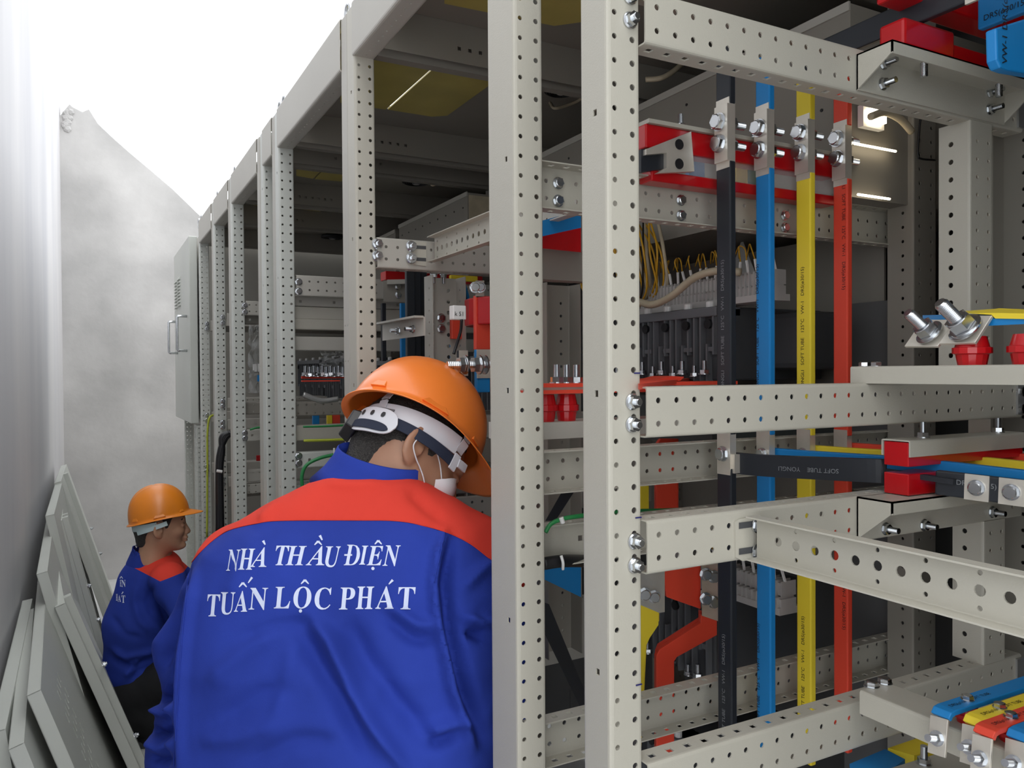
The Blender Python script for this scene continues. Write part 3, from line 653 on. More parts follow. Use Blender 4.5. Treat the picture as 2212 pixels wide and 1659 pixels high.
# coloured bars: sleeve along +X, bent down at the left into a bare tab with a stud
zb_ = zq1+.022
for (c, px, py, tabl, st, lab) in (
        ('blue', 2035, 1536, (2005, 1599, 2030, 1604), (2015, 1562), 'blue sleeved bar, first of the bent bars at the lower right'),
        ('yellow', 2105, 1554, (2078, 1612, 2098, 1618), (2084, 1572), 'yellow sleeved bar with a bent bare tab, between the lower right blue and red ones'),
        ('red', 2128, 1576, (2095, 1636, 2122, 1647), (2106, 1598), 'red sleeved bar with a bent bare tab at the lower right'),
        ('blue', 2200, 1585, (2168, 1648, 2196, 1660), (2178, 1612), 'second blue sleeved bar, cut by the right edge at the lower right')):
    t = thing('bent_busbar', lab, 'busbar', P(px, py, 'z', zb_))
    p0 = P(px, py, 'z', zb_); w_ = .021; xe = p0.x+.35
    MB().strip([V(p0.x-.002, p0.y, zb_-.006), V(p0.x+.002, p0.y, zb_-.001), V(p0.x+.008, p0.y, zb_), V(xe, p0.y+.0, zb_)], (0, 1, 0), w_, .006).build('sleeve', M[c], t, bevel=.001)
    tb_ = V(p0.x-.004, p0.y, zb_-.006); te_ = V(p0.x-.015, p0.y-.004, zb_-.043)
    MB().strip([tb_, te_], (0, 1, 0), w_-.001, .003).build('bare_tab', M['tin'], t, bevel=.0005)
    mid = tb_*.5+te_*.5; fast('longnut', mid+V(-.002, 0, -.002), V(-1, -.1, .3), t, s=.95)
    if c != 'blue' or px < 2100:
        q = V(p0.x+.045, p0.y, zb_+.003); fast('bolt', q, (0, 0, 1), t, s=.85)
        insulator((p0.x+.045, p0.y, zq1-.002), .0125, zb_-zq1-.001, f'small red insulator under the {c} bent bar at the lower right')
    print_on('DRS(ø16/8)  SOFT TUBE', .007, V(p0.x+.012, p0.y-.003, zb_+.0033), (1, 0, 0), (0, 1, 0), M['ink'], t)
# under them: yellow and blue bars, lower rail with a bolt
zu = zr['b0']-.02
MB().hexa([P(x, y, 'z', zu) for x, y in ((1918, 1616), (1988, 1592), (2042, 1612), (1975, 1632))], [P(x, y, 'z', zu)-V(0, 0, .02) for x, y in ((1918, 1616), (1988, 1592), (2042, 1612), (1975, 1632))]).build('busbar', M['yellow'], None, label='yellow bar lying below the bottom rail at the lower right', cat='busbar')
MB().hexa([P(x, y, 'z', zu) for x, y in ((1835, 1650), (1912, 1618), (1955, 1640), (1900, 1680), (1840, 1680))], [P(x, y, 'z', zu)-V(0, 0, .02) for x, y in ((1835, 1650), (1912, 1618), (1955, 1640), (1900, 1680), (1840, 1680))]).build('busbar', M['blue'], None, label='blue bar lying below the bottom rail at the lower right', cat='busbar')
tz = thing('support_bar', 'grey channel crossing under the bent bars at the very bottom right', 'bracket', (1, .5, zu))
MB().hexa([P(x, y, 'z', zu+.006) for x, y in ((1915, 1662), (2090, 1608), (2240, 1640), (2200, 1700), (1930, 1700))], [P(x, y, 'z', zu+.006)-V(0, 0, .03) for x, y in ((1915, 1662), (2090, 1608), (2240, 1640), (2200, 1700), (1930, 1700))]).build('channel', M['powder'], tz)
fast('longnut', P(1996, 1650, 'z', zu+.006), (0, 0, 1), tz, s=1.1)
# ================================================================ INSIDE THE CABINETS
def duct(key_label, xa, ya, yb, z0, z1, end=None, nscrew=9):
    t = thing('instrument_box', key_label, 'box', (xa, ya, z0))
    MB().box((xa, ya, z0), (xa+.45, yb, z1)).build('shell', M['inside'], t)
    MB().box((xa-.004, ya, z1-.012), (xa, yb, z1+.003)).build('top_edge', M['plain'], t)
    if end: MB().box((xa+.004, ya-.003, z0+.01), (xa+.40, ya, z1-.008)).build('end_plate', M[end], t)
    for i in range(nscrew):
        y = ya+(yb-ya)*(i+.5)/nscrew
        for z in (z0+.05, (z0+z1)/2+.01*(i % 2), z1-.045): MB().lathe([(.003, 0), (.003, .0015)], (xa, y, z), (-1, 0, 0), n=8).build('screw', M['blk'], t)
    return t
duct('long grey sheet-metal box under the roof behind the coloured busbars', 1.12, .90, 1.95, 1.74, 2.06)
duct('grey sheet-metal box with a cream end plate, under the roof past the second post', 1.13, 2.43, 3.1, 1.78, 2.06, 'cream')
duct('grey box high up deep in the row, above the worker bay', 1.15, 3.2, 3.9, 1.80, 2.06)
# bright lamp and slits of light deep inside
tl = thing('inspection_lamp', 'lit lamp glowing inside, right of the red upright busbar', 'lamp', (1.3, 1.0, 1.8))
q = P(1898, 250, 'y', .875)
MB().box(q+V(-.020, 0, -.010), q+V(.020, .008, .010)).build('diffuser', M['lamp'], tl)
MB().box(q+V(-.026, .009, -.018), q+V(.026, .02, .018)).build('housing', M['white'], tl)
for (ax, ay, bx, by) in ((1845, 310, 1935, 327), (1853, 420, 1922, 430)):
    p, r = P(ax, ay, 'y', .885), P(bx, by, 'y', .885)
    t = MB().tube([p, r], .002, 6).build('strip_light', M['lamp'], None, label=f"thin lit strip deep inside, {'upper' if ay < 400 else 'lower'} of two beside the red busbar", cat='lamp')
hose('cream_cable', [P(1880, 252, 'y', .86), P(1912, 243, 'y', .86), P(1945, 258, 'y', .86), P(1970, 285, 'y', .86)], .006, 'cream', None, label='cream cable arching beside the lit lamp', cat='cable')
hose('sensor_lead', [P(1988, 258, 'y', .88), P(1984, 300, 'y', .88), P(1983, 335, 'y', .88), P(1990, 343, 'y', .88), P(2020, 346, 'y', .88)], .0018, 'blk', None, label='thin black lead hanging in front of the dark rear posts', cat='cable')
# clear acrylic barrier between the phases
ac = thing('acrylic_barrier', 'clear acrylic sheet hanging behind the black and blue busbars', 'barrier', (.85, .95, 1.7))
MB().slab([P(x, y, 'y', .935) for x, y in ((1430, 300), (1700, 322), (1800, 345), (1800, 430), (1550, 410), (1430, 385))], (0, .002, 0)).build('sheet', M['clear'], ac)
# upper red insulator beam with grey cap and silver lug at the left of the black busbar
tr = thing('busbar_clamp', 'red clamp beam with a grey cap, behind the upper bolts of the coloured busbars', 'clamp', (.75, .95, 1.7))
xa = P(1386, 300, 'y', .94).x
za, zb2 = P(1386, 322, 'y', .94).z, P(1386, 270, 'y', .94).z
MB().box((xa, .93, za), (1.12, .96, zb2), .002).build('upper_block', M['redins'], tr)
MB().box((xa+.002, .925, zb2), (1.13, .965, zb2+.006)).build('cap', M['powder'], tr)
zc0, zc1 = P(1390, 392, 'y', .94).z, P(1390, 368, 'y', .94).z
MB().box((xa+.01, .93, zc0), (1.12, .96, zc1), .002).build('lower_block', M['redins'], tr)
for px in (1471, 1628): 
    q = P(px, 275, 'y', .945); fast('longnut', (q.x, .945, zb2+.006), (0, 0, 1), tr, s=1.1)
tb2 = thing('busbar', 'black bar end with a bare two-hole silver lug, left of the black upright busbar', 'busbar', (.75, .9, 1.7))
MB().slab([P(x, y, 'y', .925) for x, y in ((1385, 322), (1443, 318), (1443, 363), (1385, 372))], (0, .01, 0)).build('sleeve', M['black'], tb2)
lug = MB(); lug.slab([P(x, y, 'y', .918) for x, y in ((1396, 322), (1493, 284), (1500, 370), (1420, 374), (1440, 362), (1440, 330), (1396, 334))], (.0, .008, 0)); lug.build('lug', M['tin'], tb2)
for py in (312, 354): MB().lathe([(.0078, 0), (.0078, .001)], P(1467, py, 'y', .9175), (0, -1, 0), n=16).build('hole', M['blk'], tb2)
for c, x0_, x1_ in (('blue', 1488, 1522), ('yellow', 1590, 1615), ('green', 1616, 1640)):
    MB().slab([P(x, y, 'y', .97) for x, y in ((x0_, 332), (x1_, 336), (x1_, 398), (x0_, 392))], (0, .008, 0)).build('busbar', M['earth' if c == 'green' else c], None, label=f'short {c} bar end held in the upper red clamp beam', cat='busbar')
# ---- circuit breakers
def breaker(label, xa, ya, yb, z0, z1, par=None, ribs=14, deep=.28):
    t = thing('circuit_breaker', label, 'breaker', (xa, ya, z0))
    MB().box((xa+.012, ya, z0), (xa+deep, yb, z1), .004).build('housing', M['dark'], t)
    L = yb-ya; H = z1-z0
    MB().box((xa-.002, ya+.0, z1-.018), (xa+.06, yb, z1), .002).build('top_bar', M['rib'], t)
    for i in range(ribs):
        y = yb-.01-(L-.02)*i/(ribs-1)
        h = (.62, .98, .98, .55)[i % 4]; zz = z1-.02-H*.5 if i % 4 == 0 else z0
        b = MB().box((xa, y-.0022, zz), (xa+.02, y+.0022, z1-.01 if i % 4 != 3 else z0+H*.5)); b.build('rib', M['rib'], t)
    for i in range(ribs//4+1):
        y = yb-.03-(L-.05)*i/max(1, ribs//4)
        MB().box((xa+.002, y-.012, z0+H*.40), (xa+.016, y+.012, z0+H*.46)).build('cross_bar', M['rib'], t)
        MB().lathe([(.009, 0), (.009, .006)], (xa+.001, y, z1-.032), (-1, 0, 0), n=16).build('screw_boss', M['blk'], t)
        MB().lathe([(.008, 0), (.008, .010), (.005, .012)], (xa+.012, y+.01, z1), (0, 0, 1), n=10).build('cap', M['white'], t)
        fast('longnut', (xa-.012, y, z0+.012), (0, 0, 1), t, s=1.25, name='terminal_stud'); fast('longnut', (xa-.012, y+.028, z0+.008), (0, 0, 1), t, s=1.0, name='terminal_stud')
    return t
def terminals(label, xa, ya, yb, z, n=26):
    t = thing('terminal_block', label, 'terminal block', (xa, ya, z))
    b = MB(); L = yb-ya
    MB().box((xa, ya, z), (xa+.05, yb, z+.012)).build('base', M['term'], t)
    for i in range(n): 
        y = ya+L*(i+.5)/n; b.box((xa-.001, y-.0008, z+.012), (xa+.04, y+.0008, z+.030))
    b.box((xa+.004, ya, z+.012), (xa+.04, yb, z+.027)); b.build('fins', M['term'], t)
    b = MB()
    for i in range(n): y = ya+L*(i+.5)/n; b.box((xa+.010, y-.001, z+.03), (xa+.045, y+.001, z+.056))
    b.box((xa+.014, ya+.01, z+.03), (xa+.045, yb-.01, z+.052)); b.build('upper_fins', M['term'], t)
    for i in range(0, n, 2):
        y = ya+L*(i+.5)/n; p = V(xa+.02, y, z+.055); r = [random.uniform(-1, 1) for _ in range(4)]
        MB().tube([p, p+V(-.004+.003*r[0], .006*r[1], .024)], .0028, 6).build('ferrule', M['white'], t)
        q = p+V(-.004+.003*r[0], .006*r[1], .024)
        MB().tube(bez([q, q+V(-.006, .003*r[2], .02), q+V(.01, .02+.01*r[3], .03), q+V(.03, .05, .012)], 5), .0013, 5).build('wire', M['wire'], t, smooth=True)
    return t
xbk = 1.02
yk0, yk1 = P(1548, 740, 'x', xbk).y, P(1340, 740, 'x', xbk).y
zk0, zk1 = P(1450, 822, 'x', xbk).z, P(1450, 672, 'x', xbk).z
breaker('big dark grey air circuit breaker behind the black upright busbar', xbk, yk0, yk1, zk0, zk1, ribs=17)
terminals('pale terminal block full of yellow wires on top of the big breaker', xbk+.03, yk0-.10, yk1-.03, zk1+.004, n=34)
MB().box((1.14, yk0-.09, zk0+.02), (1.27, yk0-.001, zk1-.01), .012).build('breaker_cover', M['dark'], None, label='dark cover box between the black and blue upright busbars', cat='breaker')
MB().box((1.0, yk0-.01, zk0-.12), (1.6, yk1, zk0-.03)).build('draw_out_cradle', mat('cradle_green_grey', (.07, .08, .078), .5), None, label='green-grey cradle below the big breaker', cat='breaker')
breaker('dark breaker low down behind the black upright busbar', xbk, yk0+.02, yk1, .86, 1.02, ribs=14)
terminals('pale terminal block with yellow wires low down behind the blue busbar', xbk+.02, .98, 1.32, 1.03, n=28)
breaker('dark breaker near the floor behind the bottom rail', xbk, yk0+.02, yk1, .56, .72, ribs=14)
# brown-grey rear sheet with warning triangle
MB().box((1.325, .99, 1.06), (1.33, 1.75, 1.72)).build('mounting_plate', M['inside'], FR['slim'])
tri = P(1610, 570, 'x', 1.30)
MB().slab([V(1.29, tri.y-.045, tri.z-.035), V(1.29, tri.y+.045, tri.z-.035), V(1.29, tri.y, tri.z+.055)], (.001, 0, 0)).build('warning_label', M['white'], None, label='pale triangular label stuck on the rear plate', cat='label')
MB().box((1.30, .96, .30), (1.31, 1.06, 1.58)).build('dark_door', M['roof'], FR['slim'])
# wire looms
for i in range(26):
    r = [random.uniform(-1, 1) for _ in range(8)]; c = ('wire', 'wire', 'blk', 'wire', 'cream')[i % 5]
    y = 1.42+.05*r[0]; x = 1.05+.03*r[1]
    pts_ = [V(x, y+.03*r[2], 1.78), V(x-.02, y-.05+.02*r[3], 1.70), V(x, y-.03+.02*r[4], 1.62), V(x+.02, y+.06+.02*r[5], 1.60+.01*r[6]), V(x, y+.13, 1.66+.03*r[7]), V(x+.01, y+.12, 1.75)]
    o = hose('wire', pts_, .0022 if c != 'cream' else .004, c, None, n=5, seg=6); prop(o, 'yellow, black and cream wire looped beside the closest post at shoulder height', 'wire', 'looped control wires beside the closest post')
hose('spiral_conduit', [P(1380, 652, 'x', 1.0), P(1410, 658, 'x', 1.0), P(1450, 640, 'x', 1.0), P(1500, 600, 'x', 1.01), P(1550, 585, 'x', 1.03), P(1600, 588, 'x', 1.05)], .0075, 'cream', None, label='cream spiral-wrapped wire conduit curving above the big breaker', cat='cable')
# plates in front of the breaker
MB().slab([P(x, y, 'z', 1.432) for x, y in ((1360, 826), (1480, 815), (1500, 822), (1380, 842))], (0, 0, .006)).build('busbar', M['red'], None, label='red flat bar in front of the big breaker, just above the middle rail', cat='busbar')
MB().slab([P(1383, 830, 'y', 1.0), P(1452, 812, 'y', 1.0), P(1478, 814, 'y', 1.0), P(1470, 822, 'y', 1.0), P(1383, 836, 'y', 1.0)], (0, .05, 0)).build('busbar', M['red'], None, label='thin red bar edge under the breaker studs', cat='busbar')
# red and yellow Z-bars low in the near bay
def zbar(label, c, pix, y, w, t=.011, n=2, gap=.014, off=(.014, .016, 0)):
    g = thing('busbar', label, 'busbar', P(*pix[0], 'y', y))
    for k in range(n):
        MB().hexa([P(px, py, 'y', y)+V(*off)*k for px, py in pix], [P(px, py, 'y', y)+V(*off)*k+V(t*.35, t, 0) for px, py in pix]).build('sleeve', M[c], g, bevel=.001)
    return g
yz = 1.04
g = zbar('red double Z-shaped busbar low in the nearest bay', 'red', [(1418, 1665), (1418, 1418), (1424, 1404), (1514, 1346), (1514, 1328), (1549, 1340), (1549, 1372), (1462, 1420), (1456, 1430), (1456, 1665)], yz, .03)
g2 = zbar('yellow double busbar with a kink beside the closest post, low down', 'yellow', [(1382, 1665), (1396, 1396), (1404, 1378), (1423, 1350), (1423, 1322), (1372, 1300), (1372, 1665)], yz, .03)
zbar('wide red busbar plate above the Z-shaped one', 'red', [(1432, 1235), (1514, 1215), (1514, 1316), (1440, 1290)], yz+.01, .03, n=1)
MB().hexa([P(x, y, 'y', yz-.002) for x, y in ((1516, 1215), (1552, 1210), (1552, 1342), (1516, 1330))], [P(x, y, 'y', yz+.008) for x, y in ((1516, 1215), (1552, 1210), (1552, 1342), (1516, 1330))]).build('bare_joint', M['tin'], g)
MB().hexa([P(x, y, 'y', yz-.002) for x, y in ((1372, 1240), (1436, 1228), (1436, 1322), (1424, 1324), (1372, 1302))], [P(x, y, 'y', yz+.012) for x, y in ((1372, 1240), (1436, 1228), (1436, 1322), (1424, 1324), (1372, 1302))]).build('bare_joint', M['tin'], g2)
for px, py in ((1524, 1240), (1541, 1245), (1524, 1293), (1541, 1300)): fast('bolt', P(px, py, 'y', yz-.003), (-.4, -1, 0), g, s=1.3)
for px, py in ((1392, 1283), (1412, 1288)): fast('bolt', P(px, py, 'y', yz-.003), (-.4, -1, 0), g2, s=1.3)
zbar('red upright busbar behind the middle rail beside the closest post', 'red', [(1418, 1110), (1418, 962), (1426, 950), (1464, 950), (1464, 1110)], 1.06, .03, n=2, off=(.012, .012, 0))
zbar('yellow upright busbar at the edge of the closest post behind the middle rail', 'yellow', [(1384, 1110), (1384, 1046), (1402, 1046), (1402, 1110)], 1.06, .03, n=1)
# green/yellow earth wires
hose('earth_wire', [P(1178, 1150, 'y', .93), P(1190, 1132, 'y', .93), P(1215, 1121, 'y', .93), P(1250, 1115, 'y', .93), P(1320, 1106, 'y', .95), P(1480, 1100, 'y', 1.0), P(1640, 1085, 'y', 1.0), P(1800, 1070, 'y', 1.0)], .0032, 'earth', None, label='green earth wire tied along the inner rails of the nearest bays', cat='cable')
hose('cable_tie', [P(1212, 1118, 'y', .925), P(1216, 1130, 'y', .925)], .0035, 'white', None, label='white cable tie around the green earth wire', cat='cable tie')
hose('black_cable', [P(1172, 1218, 'y', .94), P(1215, 1212, 'y', .94), P(1260, 1212, 'y', .96)], .009, 'blk', None, label='black cable under the square-hole rail between the two closest posts', cat='cable')
hose('cable_tie', [P(1212, 1200, 'y', .925), P(1216, 1215, 'y', .922), P(1216, 1230, 'y', .925)], .0022, 'white', None, label='white cable tie on the black cable between the two closest posts', cat='cable tie')
# gap between the two closest posts
MB().hexa([P(x, y, 'y', 1.05) for x, y in ((1165, 478), (1255, 455), (1255, 492), (1165, 512))], [P(x, y, 'y', 1.08) for x, y in ((1165, 478), (1255, 455), (1255, 492), (1165, 512))]).build('busbar', M['blue'], None, label='blue busbar slanting behind the gap between the two closest posts', cat='busbar')
MB().hexa([P(x, y, 'y', 1.12) for x, y in ((1165, 505), (1255, 490), (1255, 545), (1165, 536))], [P(x, y, 'y', 1.15) for x, y in ((1165, 505), (1255, 490), (1255, 545), (1165, 536))]).build('clamp_block', M['redins'], None, label='dark red clamp block behind the gap between the two closest posts', cat='clamp')
MB().box((.60, 1.16, zpx(1205, 605, 1.16)), (.77, 1.19, zpx(1205, 540, 1.16))).build('cross_beam', M['inside'], FR['worker'])
folded('inner_post', M['inside'], FR['worker'], (P(1182, 700, 'y', 1.30).x, 1.30, .9), (0, 0, 1), (1, 0, 0), (0, 1, 0), zpx(1190, 610, 1.3)-.9, [(0, 0), (0, .04), (.075, .04), (.075, 0)], {0: [(.018, 'c', .003, 1, 0)], 1: [(.02, 'c', .003, 1, 0), (.055, 'c', .003, 1, 0)]}, nseg=8)
for k, (pt, pb) in enumerate(((828, 836), (842, 850))):
    MB().box((.55, .985, zpx(1205, pb, 1.0)), (.95, 1.03, zpx(1205, pt, 1.0))).build('busbar', M['red'], None, label=('upper' if k == 0 else 'lower')+' red flat bar of the pair on the red insulators between the closest posts', cat='busbar')
MB().box((.55, .99, zpx(1205, 842, 1.0)), (.95, 1.03, zpx(1205, 836, 1.0))).build('spacer', M['tin'], None, label='bare spacer between the pair of red flat bars', cat='spacer')
for px, py in ((1203, 828), (1224, 828), (1245, 828)):
    q = P(px, py, 'y', 1.0); fast('longnut', q, (0, 0, 1), None, s=1.35, name='terminal_bolt', label='zinc bolt end standing on the red flat bars between the closest posts', cat='bolt', group='bolt ends on the red bars between the posts')
for px, lab in ((1224, 'red insulator under the pair of red bars, the whole one between the closest posts'), (1178, 'red insulator half hidden by the second post, under the red bars')):
    q = P(px, 912, 'y', 1.01); insulator((q.x, 1.01, q.z), .0165, zpx(1224, 851, 1.01)-q.z, lab)
MB().box((.52, .985, zpx(1205, 948, .985)), (.95, 1.05, zpx(1205, 912, .985))).build('support_bar', M['plain'], None, label='grey support bar under the red insulators between the closest posts', cat='bracket')
zz = P(1205, 1300, 'y', 1.2)
MB().hexa([P(x, y, 'y', 1.22) for x, y in ((1172, 1230), (1255, 1222), (1255, 1290), (1172, 1250))], [P(x, y, 'y', 1.26) for x, y in ((1172, 1230), (1255, 1222), (1255, 1290), (1172, 1250))]).build('busbar', M['blue'], None, label='dark blue bar low between the two closest posts', cat='busbar')
MB().hexa([P(x, y, 'y', 1.5) for x, y in ((1172, 1315), (1262, 1290), (1262, 1420), (1172, 1440))], [P(x, y, 'y', 1.52) for x, y in ((1172, 1315), (1262, 1290), (1262, 1420), (1172, 1440))]).build('sheet', M['plain'], None, label='pale sheet low between the two closest posts', cat='panel')
MB().hexa([P(x, y, 'y', 1.15) for x, y in ((1172, 1300), (1186, 1305), (1262, 1490), (1262, 1545), (1172, 1360))], [P(x, y, 'y', 1.18) for x, y in ((1172, 1300), (1186, 1305), (1262, 1490), (1262, 1545), (1172, 1360))]).build('busbar', M['black'], None, label='black slanting bar low between the two closest posts', cat='busbar')
MB().hexa([P(x, y, 'y', 1.15) for x, y in ((1215, 1060), (1245, 1055), (1200, 1125), (1178, 1125))], [P(x, y, 'y', 1.18) for x, y in ((1215, 1060), (1245, 1055), (1200, 1125), (1178, 1125))]).build('busbar', M['black'], None, label='black slanting bar behind the middle of the gap between the closest posts', cat='busbar')
# ---- bay A contents above and right of the helmet
MB().box((P(833, 588, 'y', 1.95).x, 1.95, zpx(833, 604, 1.95)), (.95, 1.99, zpx(833, 585, 1.95)), .001).build('clamp_block', M['redins'], None, label='red clamp block right of the third post, above the black upright bars', cat='clamp')
ta = thing('clamp_bracket', 'grey bracket under the red block right of the third post', 'bracket', (.6, 1.9, 1.6))
MB().hexa([P(x, y, 'y', 1.90) for x, y in ((828, 606), (885, 604), (885, 652), (828, 652))], [P(x, y, 'y', 1.95) for x, y in ((828, 606), (885, 604), (885, 652), (828, 652))]).build('back_leg', M['inside'], ta)
MB().hexa([P(x, y, 'y', 1.88) for x, y in ((836, 604), (885, 603), (885, 613), (836, 614))], [P(x, y, 'y', 1.95) for x, y in ((836, 604), (885, 603), (885, 613), (836, 614))]).build('lip', M['plain'], ta)
for py in (620, 637): fast('bolt', P(860, py, 'y', 1.898), (0, -1, 0), ta)
def vbar(label, c, px0, px1, pt, pb, y, n=1, th=.012, joint=None):
    g = thing('busbar', label, 'busbar', P(px0, pb, 'y', y))
    for k in range(n):
        a, b_ = P(px0, pb, 'y', y), P(px1, pt, 'y', y)
        MB().box((a.x+k*.02, y+k*.012, a.z), (b_.x+k*.02, y+th+k*.012, b_.z), .0015).build('sleeve', M[c], g)
    if joint:
        a, b_ = P(px0, joint[1], 'y', y-.001), P(px1, joint[0], 'y', y-.001); MB().box((a.x, y-.003, a.z), (b_.x, y-.0005, b_.z)).build('bare_joint', M['tin'], g)
    return g
vbar('black upright bars behind the link rail right of the third post', 'black', 880, 896, 560, 830, 1.75, n=3)
vbar('blue upright bar left of the black ones, right of the third post', 'blue', 867, 880, 655, 780, 2.05)
vbar('black upright bar close behind the third post', 'black', 826, 834, 655, 780, 2.05)
g = thing('busbar', 'blue bundle of bent busbars left of the second post, above the current transformer', 'busbar', P(980, 700, 'y', 1.75))
for k in range(3):
    pix = [(976, 606), (996, 612), (1004, 640), (1004, 680), (978, 668)]
    MB().hexa([P(x+k*5, y, 'y', 1.72) for x, y in pix], [P(x+k*5, y, 'y', 1.73)+V(.002, .012, 0) for x, y in pix]).build('sleeve', M['blue'], g)
vbar('yellow flat bar across the top, left of the second post', 'yellow', 974, 1032, 597, 606, 1.70)
g = vbar('red upright busbar with twin bolts beside the second post', 'red', 1028, 1070, 640, 755, 1.45, n=1)
MB().hexa([P(x, y, 'y', 1.45) for x, y in ((1027, 606), (1046, 606), (1046, 642), (1027, 642))], [P(x, y, 'y', 1.46) for x, y in ((1027, 606), (1046, 606), (1046, 642), (1027, 642))]).build('bare_joint', M['tin'], g)
for px in (1026, 1037): fast('bolt', P(px, 621, 'y', 1.448), (-.35, -1, 0), g, s=1.35)
t = thing('current_transformer', 'dark red ring-shaped current transformer with a white tag beside the second post', 'transformer', P(1030, 675, 'y', 1.40))
b = MB()
cc = P(1062, 675, 'y', 1.48); prof = []
for k in range(20): pass
b.hexa([V(cc.x+.052*math.cos(a), cc.y+.075*math.sin(a), cc.z-.028) for a in np.linspace(0, 2*math.pi, 15)[:-1]], [V(cc.x+.052*math.cos(a), cc.y+.075*math.sin(a), cc.z+.028) for a in np.linspace(0, 2*math.pi, 15)[:-1]])
b.build('ring', M['redins'], t, bevel=.003)
MB().box(P(979, 690, 'y', 1.40), P(998, 662, 'y', 1.42), .002).build('terminal_tag', M['white'], t)
print_on('k S1', .012, P(982, 682, 'y', 1.3985), (1, 0, 0), (0, 0, 1), M['ink'], t)
hose('secondary_lead', [P(997, 690, 'y', 1.40), P(995, 715, 'y', 1.41), P(986, 745, 'y', 1.42), P(980, 765, 'y', 1.42)], .003, 'blk', t)
vbar('dark red upright bar below the current transformer tag', 'red', 976, 1004, 690, 732, 1.62)
vbar('blue upright bars behind the long threaded rod', 'blue', 976, 1006, 735, 850, 1.66)
vbar('red broad upright bar below the current transformer', 'red', 1030, 1056, 692, 752, 1.47)
vbar('blue upright bar with a bare end, under the threaded rod', 'blue', 1030, 1058, 755, 848, 1.40, joint=(755, 817))
vbar('black upright bar with a bare end, beside the orange helmet', 'black', 992, 1010, 757, 845, 1.40, joint=(757, 812))
t = thing('threaded_rod', 'long zinc threaded rod with two nuts sticking out left of the second post', 'bolt', P(970, 788, 'y', 1.33))
ra, rb = P(966, 788, 'y', 1.33), P(1062, 787, 'y', 1.33)
MB().tube([ra+(rb-ra)*k/50 for k in range(51)], [.0072 if k % 2 else .0064 for k in range(51)], 14).build('rod', M['zinc'], t)
for px in (990, 1021, 1033):
    q = P(px, 788, 'y', 1.33); MB().hexa([q+V(0, .015*math.cos(a), .015*math.sin(a)) for a in np.linspace(0, 2*math.pi, 7)[:-1]], [q+V(.011 if px != 1033 else .004, .015*math.cos(a), .015*math.sin(a)) for a in np.linspace(0, 2*math.pi, 7)[:-1]]).build('nut', M['zinc'], t)
    MB().lathe([(.018, 0), (.018, .003)], q+V(.012, 0, 0), (1, 0, 0), n=20).build('washer', M['zinc'], t)
breaker('breaker with studs deep behind the right side of the orange helmet', .98, 1.7, 2.1, 1.30, 1.50, ribs=12)
for key, y, zs in (('fourth', 2.65, 1.28), ('sixth', 3.4, 1.30), ('seventh', 3.9, 1.3), ('worker', 1.95, .75)):
    breaker({'fourth': 'breaker seen between the third and fourth post pairs, above the red bars', 'sixth': 'breaker deep in the bay with the plastic film', 'seventh': 'breaker in the second to last open bay', 'worker': 'low breaker behind the bending worker'}[key], .95, y-.2, y+.25, zs, zs+.22, ribs=13)
# bay right of the fourth post pair (px 655-745)
vbar('upper red flat bar in the bay left of the third post', 'red', 652, 750, 812, 818, 2.42)
vbar('lower red flat bar in the bay left of the third post', 'red', 652, 735, 821, 825, 2.40)
for i, px in enumerate(range(660, 745, 9)):
    q = P(px, 812+(i % 2)*2, 'y', 2.41); fast('longnut', q, (0, 0, 1), None, s=1.5, name='terminal_bolt', label='zinc bolt end standing on the red flat bar left of the third post', cat='bolt', group='bolt ends on the red bar left of the third post')
for px0, px1, c, lab in ((676, 690, 'blue', 'blue'), (707, 718, 'yellow', 'yellow'), (719, 735, 'red', 'red')): vbar(f'{lab} upright bar low in the bay left of the third post', c, px0, px1, 896, 922, 2.5)
MB().hexa([P(x, y, 'y', 2.35) for x, y in ((713, 660), (728, 660), (748, 705), (748, 728))], [P(x, y, 'y', 2.38) for x, y in ((713, 660), (728, 660), (748, 705), (748, 728))]).build('busbar', M['black'], None, label='black slanting bar near the top of the bay left of the third post', cat='busbar')
hose('wire_loom', [P(655, 852, 'y', 2.3), P(680, 862, 'y', 2.3), P(700, 866, 'y', 2.3), P(730, 862, 'y', 2.3)], .008, 'galv', None, label='grey wrapped loom across the bay left of the third post', cat='cable')
hose('earth_wire', [P(655, 922, 'y', 2.28), P(700, 921, 'y', 2.28), P(760, 918, 'y', 2.28)], .003, 'earth', None, label='green earth wire along the rail left of the helmet', cat='cable')
hose('earth_wire', [P(656, 952, 'y', 2.28), P(700, 951, 'y', 2.28), P(750, 949, 'y', 2.28)], .004, 'earthy', None, label='yellow-green earth wire along the lower rail left of the helmet', cat='cable')
hose('earth_wire', [P(655, 1062, 'y', 2.2), P(652, 1030, 'y', 2.2), P(662, 1005, 'y', 2.2), P(690, 990, 'y', 2.2), P(722, 982, 'y', 2.2)], .005, 'earth', None, label='thick green earth wire curving up from the fourth post, left of the helmet', cat='cable')
hose('cable_tie', [P(722, 968, 'y', 2.19), P(722, 985, 'y', 2.19), P(718, 992, 'y', 2.19)], .003, 'white', None, label='white cable tie at the end of the thick green wire', cat='cable tie')
